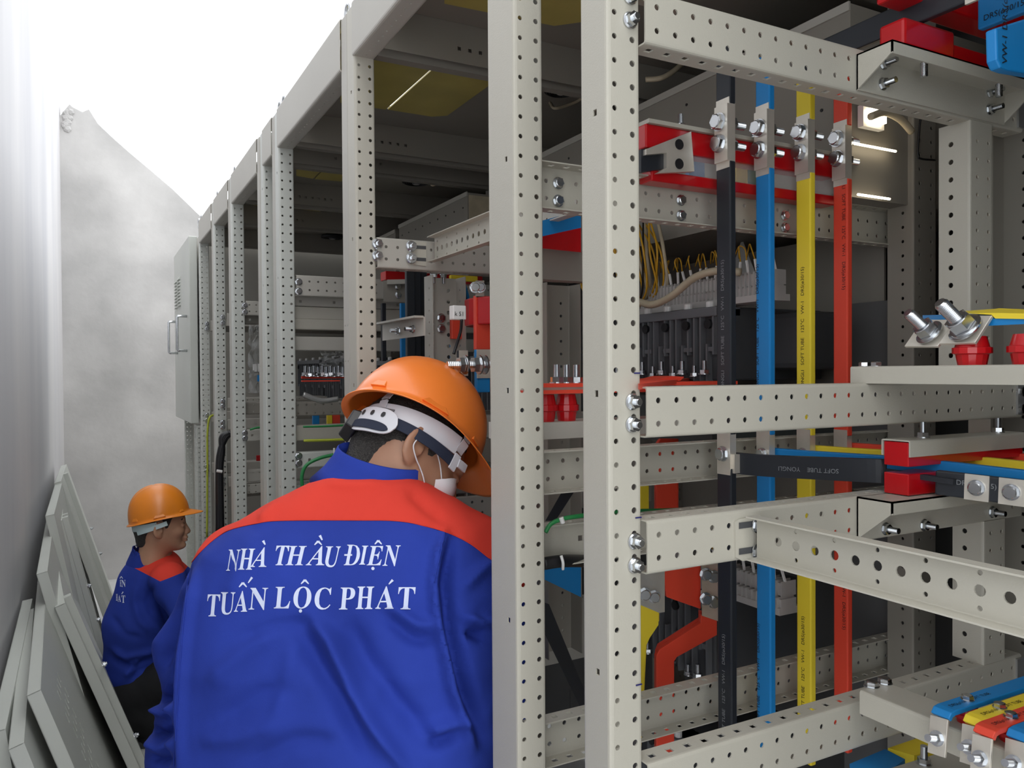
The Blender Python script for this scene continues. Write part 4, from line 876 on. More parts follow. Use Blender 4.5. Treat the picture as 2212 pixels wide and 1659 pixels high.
# crumpled film hanging in two bays
def film(name, label, p0, w, h):
    g = 14; b = MB(); vs = []
    for i in range(g):
        for j in range(g): vs.append((p0.x+w*i/(g-1)+random.uniform(-.01, .01), p0.y+random.uniform(-.03, .03), p0.z-h*j/(g-1)))
    fs = [(i*g+j, i*g+j+1, (i+1)*g+j+1, (i+1)*g+j) for i in range(g-1) for j in range(g-1)]
    b.add(vs, fs).build(name, M['film'], None, smooth=True, label=label, cat='film')
film('plastic_film', 'crumpled clear plastic film hanging in the bay beyond the slim frame', P(538, 690, 'y', 3.35), .12, .30)
film('plastic_film', 'crumpled clear plastic film in the bay left of the third post', P(695, 752, 'y', 2.75), .10, .10)
# cables and bits in the far bays
for k in range(3):
    hose('power_cable', [P(503-k*4, 935, 'y', 3.5), P(488-k*4, 945, 'y', 3.5), P(476+k*2, 975, 'y', 3.5), P(472+k*2, 1020, 'y', 3.5), P(472+k*3, 1150, 'y', 3.5)], .013, 'blk', None, label='thick black cable curving down in the bay beside the closed cabinet', cat='cable', group='three black power cables curving down in the far bay')
hose('cable_tie', [P(468, 1017, 'y', 3.46), P(480, 1019, 'y', 3.46)], .006, 'white', None, label='white tie around the thick black cables', cat='cable tie')
hose('earth_wire', [P(462, 896, 'y', 4.1), P(452, 904, 'y', 4.08), P(448, 940, 'y', 4.08), P(448, 1010, 'y', 4.08), P(447, 1160, 'y', 4.08)], .005, 'earthy', None, label='yellow-green earth wire running down the last open post', cat='cable')
hose('earth_wire', [P(540, 928, 'y', 3.1), P(555, 924, 'y', 3.1), P(575, 922, 'y', 3.1)], .004, 'earth', None, label='green earth wire in the bay beyond the slim frame', cat='cable')
vbar('red block on a shelf in the bay beyond the slim frame', 'redins', 554, 573, 983, 996, 3.2)
for i, (c, px) in enumerate((('blue', 556), ('yellow', 566))): vbar(f'{c} bar end under the pale switches in the bay beyond the slim frame', c, px, px+8, 810, 824, 3.2)
t = thing('terminal_block', 'pale row of switches on a rail in the bay beyond the slim frame', 'terminal block', P(550, 790, 'y', 3.2))
for i in range(4): a, b_ = P(550+i*7, 803, 'y', 3.19), P(555+i*7, 786, 'y', 3.19); MB().box(a, b_+V(0, .04, 0)).build('switch', M['white'], t)
MB().box(P(540, 806, 'y', 3.2), P(575, 800, 'y', 3.2)+V(0, .04, 0)).build('rail', M['galv'], t)
# cables in the lower part of bays
# ================================================================ ENCLOSURE PANELS LEANING ON THE LEFT WALL
def lean(label, ytop, ybot, xt, zt, xb, mat_, slots=False, bolts=0, dep=.028, zb=.012, dx=-.02):
    """sheet-metal tray, long edge on the floor; ytop=(near, far) along the top edge"""
    t = thing('enclosure_panel', label, 'panel', ((xt+xb)/2, ytop[0], 0))
    A, B_ = V(xt, ytop[0], zt), V(xt+dx, ytop[1], zt); C_, D_ = V(xb, ybot[0], zb), V(xb+dx, ybot[1], zb)
    U = (B_-A).normalized(); Dn = (C_-A).normalized(); Nn = U.cross(Dn).normalized()
    if Nn.x < 0: Nn = -Nn        # points to the aisle and up
    th = .0016
    outer = [A, B_, D_, C_]
    if slots:
        L = (B_-A).length; H = (C_-A).length
        Dd = (Dn-U*Dn.dot(U)).normalized()
        me_holes = {0: []}
        o = folded('sheet', M[mat_], t, A+Nn*0, U, Dd, Nn, L, [(0, 0), (H, 0)], {}, pitch=.05, nseg=4, th=th)
        o.modifiers.clear()
        # staggered ventilation slots, cut as real openings through the sheet
        bm = bmesh.new(); nx, nz = 26, 44
        us = np.linspace(0, L, nx*2+1); ws = np.linspace(0, H, nz+1)
        vv = {}
        def g(i, j, a=0, b_=0):
            k = (i, j, a, b_)
            if k not in vv: vv[k] = bm.verts.new(A+U*(us[i]+a)+Dd*(ws[j]+b_))
            return vv[k]
        for i in range(nx*2):
            for j in range(nz):
                c4 = [g(i, j), g(i+1, j), g(i+1, j+1), g(i, j+1)]
                inz = (9 <= i <= 17) and (5 <= j <= 27) and (j-5) % 3 != 2 and ((i % 2 == 0) == ((j-5)//3 % 2 == 0))
                if inz:
                    s_ = .0068; u0, u1 = us[i], us[i+1]; w0, w1 = ws[j], ws[j+1]; um = (u0+u1)/2
                    first = (j-5) % 3 == 0
                    k0 = g(i, j, um-s_-u0, .006 if first else 0); k1 = g(i, j, um+s_-u0, .006 if first else 0)
                    k3 = g(i, j+1, um-s_-u0, 0 if first else -.004); k2 = g(i, j+1, um+s_-u0, 0 if first else -.004)
                    for f in ((c4[0], k0, k3, c4[3]), (k1, c4[1], c4[2], k2)): bm.faces.new(f)
                    if first: bm.faces.new((c4[0], c4[1], k1, k0))
                    else: bm.faces.new((k3, k2, c4[2], c4[3]))
                else: bm.faces.new(c4)
        me = bpy.data.meshes.new('sheet'); bm.to_mesh(me); bm.free(); o.data = me; me.materials.append(M[mat_])
        md = o.modifiers.new('thickness', 'SOLIDIFY'); md.thickness = th; md.offset = 0
    else: MB().slab(outer, Nn*th).build('sheet', M[mat_], t)
    def flange(p, q, inn, nm='flange'):
        MB().slab([p, q, q-Nn*dep, p-Nn*dep], inn*th).build(nm, M[mat_], t, bevel=.0006)
        MB().slab([p-Nn*dep, q-Nn*dep, q-Nn*dep+inn*.012, p-Nn*dep+inn*.012], Nn*th).build(nm, M[mat_], t)
    return t, A, B_, C_, D_, U, Dn, Nn, flange
def tray(label, ya, yb, xt, zt, xb, mat_='panel', face_out=True, slots=False, dep=.028, bolts=(), rails=(), shift=0, dx=-.02, zb=.01):
    "face_out: folded edges point to the wall; otherwise the open side faces the aisle"
    t, A, B_, C_, D_, U, Dn, Nn, fl = lean(label, (ya, yb), (ya+shift, yb+shift), xt, zt, xb, mat_, slots=slots, zb=zb, dx=dx)
    s = 1 if face_out else -1
    def flg(p, q, inn):
        d = Nn*(-dep*s)
        MB().slab([p, q, q+d, p+d], inn*.0016).build('flange', M[mat_], t)
        MB().slab([p+d, q+d, q+d+inn*.013, p+d+inn*.013], Nn*.0016*s).build('return_edge', M[mat_], t)
    flg(A, B_, Dn); flg(A, C_, U); flg(B_, D_, -U); flg(C_, D_, -Dn)
    for f, x in bolts:
        p = A+(C_-A)*f+U*x; fast('nut', p+Nn*.0226, Nn, t, s=1.1)
    for x0_, w_ in rails:
        MB().slab([A+U*x0_, A+U*(x0_+w_), C_+U*(x0_+w_), C_+U*x0_], Nn*.022).build('stiffener', M[mat_], t)
    return t
def tray_at(label, near, far, zt, sl, slots=False, bolts=(), rails=(), slant_far=False):
    "panel set by the two ends of its top edge (at height zt) and a point its end edge runs through"
    A = P(*near, 'z', zt); B_ = P(*far, 'z', zt); E = B_ if slant_far else A
    q = P(*sl, 'y', E.y); k = (q.x-E.x)/(E.z-q.z)
    return tray(label, A.y, B_.y, A.x, zt, A.x+k*(zt-.01), dx=B_.x-A.x, slots=slots, bolts=bolts, rails=rails)
tray_at('slotted vent panel, closest of the leaning panels', (87, 1490), (101, 1240), .76, (160, 1659), slots=True)
tray_at('leaning tray with small bolt ends on its near edge, right beside the slotted one', (139, 1303), (119, 1193), .76, (300, 1659), bolts=((.30, .03), (.62, .02), (.78, .02)), rails=((.06, .03),))
tray_at('leaning panel with a long bright edge, reaching down behind the crouching worker', (133, 1124), (139, 1060), .87, (249, 1541), bolts=((.35, .08), (.52, .08), (.66, .08)), rails=((.05, .03), (.14, .02)))
tray_at('farthest leaning panel, its far edge cream-coloured against the end wall', (131, 1040), (143, 1003), .95, (243, 1280), slant_far=True, bolts=((.35, .5), (.5, .5)), rails=((.3, .04),))
tray_at('leaning panel lying flattest on the wall at the left frame edge', (10, 1575), (69, 1293), .70, (24, 1659))
tray_at('second leaning panel from the left edge, tucked behind the slotted one', (50, 1605), (72, 1314), .70, (72, 1659))
tray_at('slim leaning panel edge behind the slotted panel, against the wall', (101, 1234), (117, 1113), .86, (150, 1400))
tray_at('topmost leaning panel edge against the wall, near the end wall', (116, 1111), (137, 1028), .94, (150, 1260))
# ================================================================ PEOPLE (implicit surfaces meshed once)
RX = np.array([math.cos(YAW), -math.sin(YAW), 0]); FX = np.array([math.sin(YAW), math.cos(YAW), 0])
def L2W(q): q = np.asarray(q, float); return CAM0 + q[..., :1]*RX + q[..., 1:2]*FX + q[..., 2:3]*np.array([0, 0, 1.])
def LP(px, py, b):
    "local (right, away, up) coordinates of a picture point at distance b"
    d = FW + RT*(px-CX)/FPX - UP*(py-CY)/FPX; d = d*(b/(d@FX)); return np.array([d@RX, d@FX, d[2]])
def pix(q):
    w = L2W(q)-CAM0; z = w@FW; return CX+FPX*(w@RT)/z, CY-FPX*(w@UP)/z
def smin(a, b, k):
    h = np.clip(.5+.5*(b-a)/k, 0, 1); return b*(1-h)+a*h-k*h*(1-h)
def smax(a, b, k): return -smin(-a, -b, k)
def rc(X, p, q, r0, r1):
    p, q = np.array(p, float), np.array(q, float); d = q-p; t = np.clip(((X[0]-p[0])*d[0]+(X[1]-p[1])*d[1]+(X[2]-p[2])*d[2])/(d@d), 0, 1)
    return np.sqrt((X[0]-p[0]-d[0]*t)**2+(X[1]-p[1]-d[1]*t)**2+(X[2]-p[2]-d[2]*t)**2)-(r0+(r1-r0)*t)
def el(X, c, r, B=None):
    v = [X[i]-c[i] for i in range(3)]
    if B is not None: v = [v[0]*B[i][0]+v[1]*B[i][1]+v[2]*B[i][2] for i in range(3)]
    k0 = np.sqrt((v[0]/r[0])**2+(v[1]/r[1])**2+(v[2]/r[2])**2); k1 = np.sqrt((v[0]/r[0]**2)**2+(v[1]/r[1]**2)**2+(v[2]/r[2]**2)**2)+1e-9
    return k0*(k0-1)/k1
def surf(fn, lo, hi, h):
    "surface nets: returns vertices and quads"
    ax = [np.arange(lo[i], hi[i]+h, h) for i in range(3)]
    X = np.meshgrid(*ax, indexing='ij', sparse=True); F = np.asarray(fn(X), dtype=np.float64)
    F = np.broadcast_to(F, tuple(len(a) for a in ax)); s = F < 0; n = F.shape
    corners = [(i, j, k) for i in (0, 1) for j in (0, 1) for k in (0, 1)]
    def sl(A, c): return A[c[0]:n[0]-1+c[0], c[1]:n[1]-1+c[1], c[2]:n[2]-1+c[2]]
    cnt = sum(sl(s, c).astype(np.int8) for c in corners); act = (cnt > 0) & (cnt < 8)
    I = np.argwhere(act); idx = -np.ones(act.shape, np.int64); idx[act] = np.arange(len(I))
    acc = np.zeros((len(I), 3)); m = np.zeros(len(I))
    for a in range(3):
        for c in corners:
            if c[a]: continue
            d = list(c); d[a] = 1
            f0 = F[I[:, 0]+c[0], I[:, 1]+c[1], I[:, 2]+c[2]]; f1 = F[I[:, 0]+d[0], I[:, 1]+d[1], I[:, 2]+d[2]]
            x = (f0 < 0) != (f1 < 0); t = np.where(x, f0/np.where(x, f0-f1, 1), 0)
            p = np.tile(np.array(c, float), (len(I), 1)); p[:, a] += t
            acc += p*x[:, None]; m += x
    Vv = (I+acc/m[:, None])*h+np.array(lo); Q = []
    for a in range(3):
        u, v = (a+1) % 3, (a+2) % 3
        A = [slice(None)]*3; B_ = [slice(None)]*3; A[a] = slice(0, n[a]-1); B_[a] = slice(1, n[a])
        ch = s[tuple(A)] != s[tuple(B_)]; E = np.argwhere(ch); sg = s[tuple(A)][ch]
        ok = (E[:, u] > 0) & (E[:, v] > 0) & (E[:, u] < n[u]-1) & (E[:, v] < n[v]-1); E = E[ok]; sg = sg[ok]
        q = []
        for du, dv in ((-1, -1), (0, -1), (0, 0), (-1, 0)):
            G = E.copy(); G[:, u] += du; G[:, v] += dv; q.append(idx[G[:, 0], G[:, 1], G[:, 2]])
        q = np.stack(q, 1); q[~sg] = q[~sg][:, ::-1]; Q.append(q)
    return Vv, np.concatenate(Q)
def to_mesh(name, Vl, Fs, world=True, smooth=True):
    me = bpy.data.meshes.new(name); Vw = L2W(Vl) if world else Vl
    Fs = np.asarray(Fs); k = Fs.shape[1]
    me.vertices.add(len(Vw)); me.vertices.foreach_set('co', np.asarray(Vw, np.float32).ravel())
    me.loops.add(Fs.size); me.loops.foreach_set('vertex_index', Fs.ravel().astype(np.int32))
    me.polygons.add(len(Fs)); me.polygons.foreach_set('loop_start', np.arange(0, Fs.size, k, dtype=np.int32)); me.polygons.foreach_set('loop_total', np.full(len(Fs), k, np.int32))
    me.polygons.foreach_set('use_smooth', [smooth]*len(Fs)); me.update(); me.validate(); return me
def split(Vv, Q, f):
    "cut the surface along f = 0; returns (V, T) for f > 0 and f <= 0"
    T = np.concatenate([Q[:, [0, 1, 2]], Q[:, [0, 2, 3]]]) if Q.shape[1] == 4 else Q
    pos = f > 0; c = pos[T].sum(1); P_, N_ = T[c == 3].tolist(), T[c == 0].tolist(); V2 = Vv.tolist(); ec = {}
    def cut(i, j):
        k = (min(i, j), max(i, j))
        if k not in ec: t = f[i]/(f[i]-f[j]); ec[k] = len(V2); V2.append((Vv[i]+(Vv[j]-Vv[i])*t).tolist())
        return ec[k]
    for t in T[(c == 1) | (c == 2)]:
        one = (c_ := int(pos[t].sum())) == 1
        k = [i for i in range(3) if pos[t[i]] == one][0]; a, b_, d = t[k], t[(k+1) % 3], t[(k+2) % 3]
        ab, ad = cut(a, b_), cut(a, d); A_, B_ = (P_, N_) if one else (N_, P_)
        A_.append([a, ab, ad]); B_.append([ab, b_, d]); B_.append([ab, d, ad])
    out = []; V2 = np.array(V2)
    for S in (P_, N_):
        S = np.array(S); u, inv = np.unique(S, return_inverse=True); out.append((V2[u], inv.reshape(-1, 3)))
    return out
def normals(Vv, Q):
    n = np.cross(Vv[Q[:, 2]]-Vv[Q[:, 0]], Vv[Q[:, -1]]-Vv[Q[:, 1]]); N = np.zeros_like(Vv)
    for k in range(Q.shape[1]): np.add.at(N, Q[:, k], n)
    return N/(np.linalg.norm(N, axis=1, keepdims=True)+1e-12)
def fbm(p, f, seed, oct_=3):
    r = np.random.default_rng(seed); o = np.zeros(len(p))
    for k in range(oct_):
        for _ in range(4):
            d = r.normal(size=3); d /= np.linalg.norm(d); o += np.sin(p@d*f*(1.9**k)*6.28+r.uniform(0, 6.28)+1.5*np.sin(p@np.roll(d, 1)*f*3.1))/(4*1.8**k)
    return o
skin = mat('skin', (.40, .205, .125), .5, bump=.25, scale=260, dist=.0006, var=.18, vscale=14)
skin.node_tree.nodes['Principled BSDF'].inputs['Subsurface Weight'].default_value = .12; skin.node_tree.nodes['Principled BSDF'].inputs['Subsurface Radius'].default_value = (.012, .005, .003)
skin2 = mat('tanned_skin', (.50, .27, .17), .5, bump=.2, scale=260, dist=.0006, var=.15, vscale=14)
hairm = mat('short_black_hair', (.012, .010, .009), .55, bump=1, scale=420, dist=.004, col2=(.045, .04, .036), vscale=300)
clothb = mat('blue_work_cloth', (.024, .052, .36), .85, bump=.5, scale=900, dist=.0006, var=.22, vscale=5, spec=.2)
clothr = mat('red_work_cloth', (.72, .055, .035), .85, bump=.5, scale=900, dist=.0006, var=.1, vscale=6, spec=.2)
trou = mat('black_trouser_cloth', (.010, .010, .012), .9, bump=.5, scale=600, dist=.001)
orange = mat('orange_helmet_plastic', (.95, .235, .035), .32, bump=.12, scale=30, dist=.002, var=.08, vscale=6, coat=.15)
orange2 = mat('worn_orange_helmet_plastic', (.84, .25, .018), .34, bump=.12, scale=30, dist=.002, var=.1, vscale=9, coat=.15)
susp = mat('pale_suspension_plastic', (.62, .62, .66), .4); aqua = mat('pale_aqua_plastic', (.48, .60, .62), .45)
strapm = mat('navy_webbing', (.012, .018, .04), .8, bump=.5, scale=700, dist=.0006); thr = mat('white_cloth', (.70, .68, .70), .8, bump=.4, scale=500)
for m_ in (clothb, clothr):
    m_.node_tree.nodes['Principled BSDF'].inputs['Sheen Weight'].default_value = .0
def basis(f, u):
    f = np.array(f, float); f /= np.linalg.norm(f); u = np.array(u, float); u -= f*(u@f); u /= np.linalg.norm(u); return np.array([f, np.cross(u, f), u])
def head_fn(X, neckdir=(-.045, 0, -.17), ear=1.0, kn=.05):
    f = el(X, (-.006, 0, .022), (.098, .077, .092))
    f = smin(f, el(X, (.032, 0, -.035), (.060, .057, .076)), .03)
    for s in (1, -1):
        f = smin(f, rc(X, (.002, s*.046, -.045), (.062, s*.014, -.098), .022, .017), .02)
        f = smin(f, el(X, (.060, s*.036, -.034), (.028, .022, .022)), .015)
    f = smin(f, el(X, (.079, 0, -.099), (.018, .021, .015)), .014)
    f = smin(f, rc(X, (.083, -.028, .014), (.083, .028, .014), .012, .012), .014)
    for s in (1, -1):
        f = smax(f, -el(X, (.104, s*.031, -.008), (.016, .017, .012)), .010)
        f = smin(f, el(X, (.082, s*.031, -.009), (.012, .015, .0095)), .003)
    f = smin(f, rc(X, (.089, 0, -.002), (.107, 0, -.040), .0075, .0095), .010)
    f = smin(f, el(X, (.101, 0, -.045), (.012, .0165, .008)), .006)
    f = smin(f, el(X, (.096, 0, -.0675), (.010, .021, .0058)), .005); f = smin(f, el(X, (.094, 0, -.0785), (.010, .018, .0062)), .005)
    f = smin(f, el(X, (.088, 0, -.060), (.012, .022, .018)), .010)
    f = smax(f, -el(X, (.106, 0, -.0730), (.008, .022, .0016)), .003)
    f = smin(f, rc(X, (-.022, 0, -.04), neckdir, .054, .056), kn)
    for s in (1, -1):
        B = basis((.86, -s*.45, -.12), (.15, 0, .98))
        e = el(X, (-.013, s*.086, -.012), (.0200*ear, .0085, .035*ear), B); e = smin(e, el(X, (-.008, s*.079, -.040), (.010, .006, .011), B), .008)
        e = smax(e, -el(X, (-.008, s*.0945, -.006), (.0115, .0065, .023), B), .005)
        e = smin(e, el(X, (.002, s*.083, -.018), (.004, .004, .009)), .003)
        f = smin(f, e, .006)
    return f
def hair_fn(X):
    f = el(X, (-.008, 0, .024), (.1035, .0815, .097)); f = smin(f, rc(X, (-.050, .0, .0), (-.052, 0, -.060), .052, .048), .03)
    zl = np.interp(X[0], [-.12, -.045, -.030, -.022, .004, .016, .024, .040, .060, .085, .1], [-.088, -.088, -.062, .026, .026, -.016, -.016, .022, .045, .060, .062])
    f = smax(f, -(X[2]-zl)*.8, .004)
    g = fbm_grid(X)*.0012
    return f+g
def fbm_grid(X):
    return np.sin(X[0]*700+3*np.sin(X[2]*220))*np.sin(X[1]*650+2*np.sin(X[0]*260))*.6+np.sin(X[2]*380+X[0]*500)*np.sin(X[1]*900)*.5
def place(Vh, O, B, s=1.0): return np.array(O)+ (Vh*s)@B     # head frame -> local frame
def joined(parts, name):
    Vs, Fs, n = [], [], 0
    for v, f in parts:
        if f.shape[1] == 4: f = np.concatenate([f[:, [0, 1, 2]], f[:, [0, 2, 3]]])
        Vs.append(v); Fs.append(f+n); n += len(v)
    return to_mesh(name, np.concatenate(Vs), np.concatenate(Fs))
def hand_fn(X, wrist, dr, pn, curl=.7):
    "palm and five bent fingers; dr = direction of the hand, pn = palm normal"
    w = np.array(wrist, float); d = np.array(dr, float)/np.linalg.norm(dr); n = np.array(pn, float); n -= d*(n@d); n /= np.linalg.norm(n); s = np.cross(d, n)
    f = rc(X, w, w+d*.075, .024, .026); f = smin(f, rc(X, w+d*.04+s*.02, w+d*.078+s*.03, .014, .013), .02); f = smin(f, rc(X, w+d*.04-s*.02, w+d*.078-s*.03, .014, .012), .02)
    for k, (o, l) in enumerate(((.030, .038), (.010, .044), (-.010, .041), (-.029, .032))):
        p = w+d*.082+s*o; q = p+(d*math.cos(curl)+n*math.sin(curl))*l; r = q+(d*math.cos(2*curl)+n*math.sin(2*curl))*l*.6; e = r+(d*math.cos(2.6*curl)+n*math.sin(2.6*curl))*l*.45
        for a_, b_, r0, r1 in ((p, q, .0095, .0088), (q, r, .0088, .008), (r, e, .008, .007)): f = smin(f, rc(X, a_, b_, r0, r1), .004)
    p = w+d*.02+s*.026; q = p+(d*.5+s*.7+n*.3)*.038; r = q+(d*.8+s*.2+n*.5)*.03
    f = smin(f, rc(X, p, q, .013, .011), .01); f = smin(f, rc(X, q, r, .011, .008), .004)
    return f
# ---------- hard hat in the head frame (x forward, y left, z up)
def helmet(name, label, O, B, m, s=1.0, zrim=.030, tilt=0.0, inner=True, cx=.0):
    nphi, ns = 120, 30; ex, ey, hz = .128, .110, .140; vs = []; rings = []
    def pt(phi, k, off):
        c, s_ = math.cos(phi), math.sin(phi)
        front = max(0, c)**1.6 if c > 0 else 0
        if k <= 1:
            a = k*math.pi/2; r = math.sin(a)**.92; z = math.cos(a)**.95*hz if a < math.pi/2 else 0
            x, y = (ex-off)*r*c, (ey-off)*r*s_; z -= off*math.cos(a)
            if off == 0: # raised crown ridges
                for yc, hh in ((0, .0028), (.030, .0016), (-.030, .0016)):
                    z += hh*math.exp(-((y-yc)/.007)**4)*max(0, min(1, (1-k)*3))*(1 if abs(phi) > -1 else 0)
        else:
            t = k-1; w = .010+.046*(max(0, c)**2.2)
            x, y = (ex+w*t-off*(1-t))*c, (ey+(.010)*t-off*(1-t))*s_; z = -(.006*t+.018*t*max(0, c)**2)-(.0022 if off else 0)
        z += .010*front*(0) - .010*min(k, 1)**6*max(0, -c)**2
        return (x+cx, y, z+zrim)
    ks = [i/ns for i in range(1, ns+1)]+[1.15, 1.4, 1.7, 1.9, 2.0]
    def grid(off):
        n0 = len(vs); vs.append((cx, 0, hz+zrim-off))
        for k in ks:
            for j in range(nphi): vs.append(pt(2*math.pi*j/nphi, k, off))
        return n0
    a0 = grid(0); b0 = grid(.0028); fs = []
    for n0, fl in ((a0, 0), (b0, 1)):
        for j in range(nphi):
            q = (n0, n0+1+j, n0+1+(j+1) % nphi); fs.append(q[::-1] if fl else q)
            for i in range(len(ks)-1):
                q = (n0+1+i*nphi+j, n0+1+(i+1)*nphi+j, n0+1+(i+1)*nphi+(j+1) % nphi, n0+1+i*nphi+(j+1) % nphi); fs.append(q[::-1] if fl else q)
    e = len(ks)-1
    for j in range(nphi): fs.append((a0+1+e*nphi+j, b0+1+e*nphi+j, b0+1+e*nphi+(j+1) % nphi, a0+1+e*nphi+(j+1) % nphi))
    ct, st = math.cos(tilt), math.sin(tilt)
    def W_(q): q = np.asarray(q, float).reshape(-1, 3); q = np.stack([q[:, 0]*ct+q[:, 2]*st, q[:, 1], -q[:, 0]*st+q[:, 2]*ct], 1); return L2W(place(q, O, B, s))
    t = bpy.data.objects.new(name, None); COL.objects.link(t); t.location = W_((0, 0, zrim))[0]; WM[t.name] = Matrix.Translation(t.location); prop(t, label, 'helmet')
    b_ = MB(); b_.add([tuple(v) for v in W_(vs)], fs); b_.build('shell', m, t, smooth=True)
    for sy in (1, -1):      # accessory lugs above the brim
        for ph, ln, hh in ((math.pi*.50, .026, .010), (math.pi*.78, .016, .012), (math.pi*.24, .012, .010)):
            c, s_ = math.cos(ph), math.sin(ph)*sy; p = np.array([(ex-.001)*c+cx, (ey-.001)*s_, zrim+.003]); tg = np.array([-ex*math.sin(ph), ey*math.cos(ph)*sy, 0]); tg /= np.linalg.norm(tg); nn = np.array([c/ex, s_/ey, 0]); nn /= np.linalg.norm(nn); up = np.array([0, 0, 1.])
            lo = [p-tg*ln-nn*.004, p+tg*ln-nn*.004, p+tg*ln+nn*.0045, p-tg*ln+nn*.0045]; hi = [p-tg*ln*.55-nn*.012+up*hh*1.6, p+tg*ln*.55-nn*.012+up*hh*1.6, p+tg*ln*.55-nn*.002+up*hh*1.6, p-tg*ln*.55-nn*.002+up*hh*1.6]
            MB().hexa([Vector(v) for v in W_(lo)], [Vector(v) for v in W_(hi)]).build('lug', m, t, bevel=.0015)
    return t, W_
def band(W_, path, w, th, name, m, parent, up=(0, 0, 1), closed=False):
    "webbing of width w along a head-frame path, standing on edge around the z axis"
    pts = bez(path, 8); b = MB(); vs = []
    for i, p in enumerate(pts):
        d = (pts[min(i+1, len(pts)-1)]-pts[max(i-1, 0)]).normalized(); n = V(p.x, p.y, 0).normalized(); u = d.cross(n).normalized()
        if u.z < 0: u = -u
        for a, c in ((-.5, 0), (.5, 0), (.5, 1), (-.5, 1)): vs.append(tuple(p+u*w*a+n*th*c))
    fs = [(0, 1, 2, 3), tuple(4*(len(pts)-1)+j for j in (3, 2, 1, 0))]+[(4*i+j, 4*i+4+j, 4*i+4+(j+1) % 4, 4*i+(j+1) % 4) for i in range(len(pts)-1) for j in range(4)]
    b.add([tuple(v) for v in W_(vs)], fs); return b.build(name, m, parent, angle=40)

# =============== PERSON 1: bending worker, back to the camera
H1 = np.array([-.184, 1.42, -.150]); B1 = basis((.83, .15, -.53), (.36, .55, .76))
tab_c = [-1.0, -.78, -.633, -.448, -.343, -.291, -.253, -.214, -.183, -.160, -.15]
tab_w = [.20, .245, .268, .266, .268, .243, .215, .156, .096, .045, .03]
tab_a = [-.275, -.275, -.275, -.270, -.266, -.266, -.256, -.250, -.250, -.245, -.24]
tab_b = [1.27, 1.26, 1.265, 1.285, 1.315, 1.325, 1.335, 1.345, 1.355, 1.365, 1.37]
tab_d = [.13, .145, .150, .150, .140, .130, .115, .090, .070, .045, .03]
def torso(X, g=0.0):
    wa, a0, b0, wb = (np.interp(X[2], tab_c, t) for t in (tab_w, tab_a, tab_b, tab_d)); wa = np.maximum(wa-g, .02); wb = np.maximum(wb-g, .02)
    e = 2.5; f = ((np.abs((X[0]-a0)/wa)**e+np.abs((X[1]-b0)/wb)**e)**(1/e)-1)*np.minimum(wa, wb)*.9
    return np.maximum(f, np.maximum(X[2]+.172+2*g, -.86-X[2]))
EL, ER = (-.575, 1.385, -.66), (-.02, 1.42, -.60)
def shirt(X):
    f = torso(X)
    arm = rc(X, (-.475, 1.365, -.335), (-.568, 1.41, -.50), .074, .066); arm = smin(arm, rc(X, (-.563, 1.40, -.53), EL, .052, .062), .012)
    arm = smin(arm, rc(X, EL, (-.44, 1.60, -.66), .060, .050), .02)
    f = smin(f, arm, .022)
    r_ = rc(X, (-.06, 1.35, -.335), ER, .078, .066); r_ = smin(r_, rc(X, ER, (.01, 1.62, -.50), .060, .050), .02)
    return smin(f, r_, .03)
Vs, Qs = surf(shirt, (-.72, 1.02, -.90), (.24, 1.74, -.12), .0052)
Ns = normals(Vs, Qs)
px_, py_ = pix(Vs); back = np.clip(-Ns[:, 1]*2, 0, 1)
def ridge(pts, w, amp, taper=True):
    "cloth fold along a polyline seen on the back"
    best = np.full(len(px_), 1e9); tt = np.zeros(len(px_)); n = len(pts)-1
    for i in range(n):
        p, q = np.array(pts[i], float), np.array(pts[i+1], float); d = q-p; t = np.clip(((px_-p[0])*d[0]+(py_-p[1])*d[1])/(d@d), 0, 1)
        D = np.hypot(px_-p[0]-d[0]*t, py_-p[1]-d[1]*t); k = D < best; best[k] = D[k]; tt[k] = (i+t[k])/n
    return amp*np.exp(-(best/w)**2)*(np.clip(np.sin(np.pi*np.clip(tt*.9+.05, 0, 1))*1.6, 0, 1) if taper else 1)
dsp = np.zeros(len(Vs))
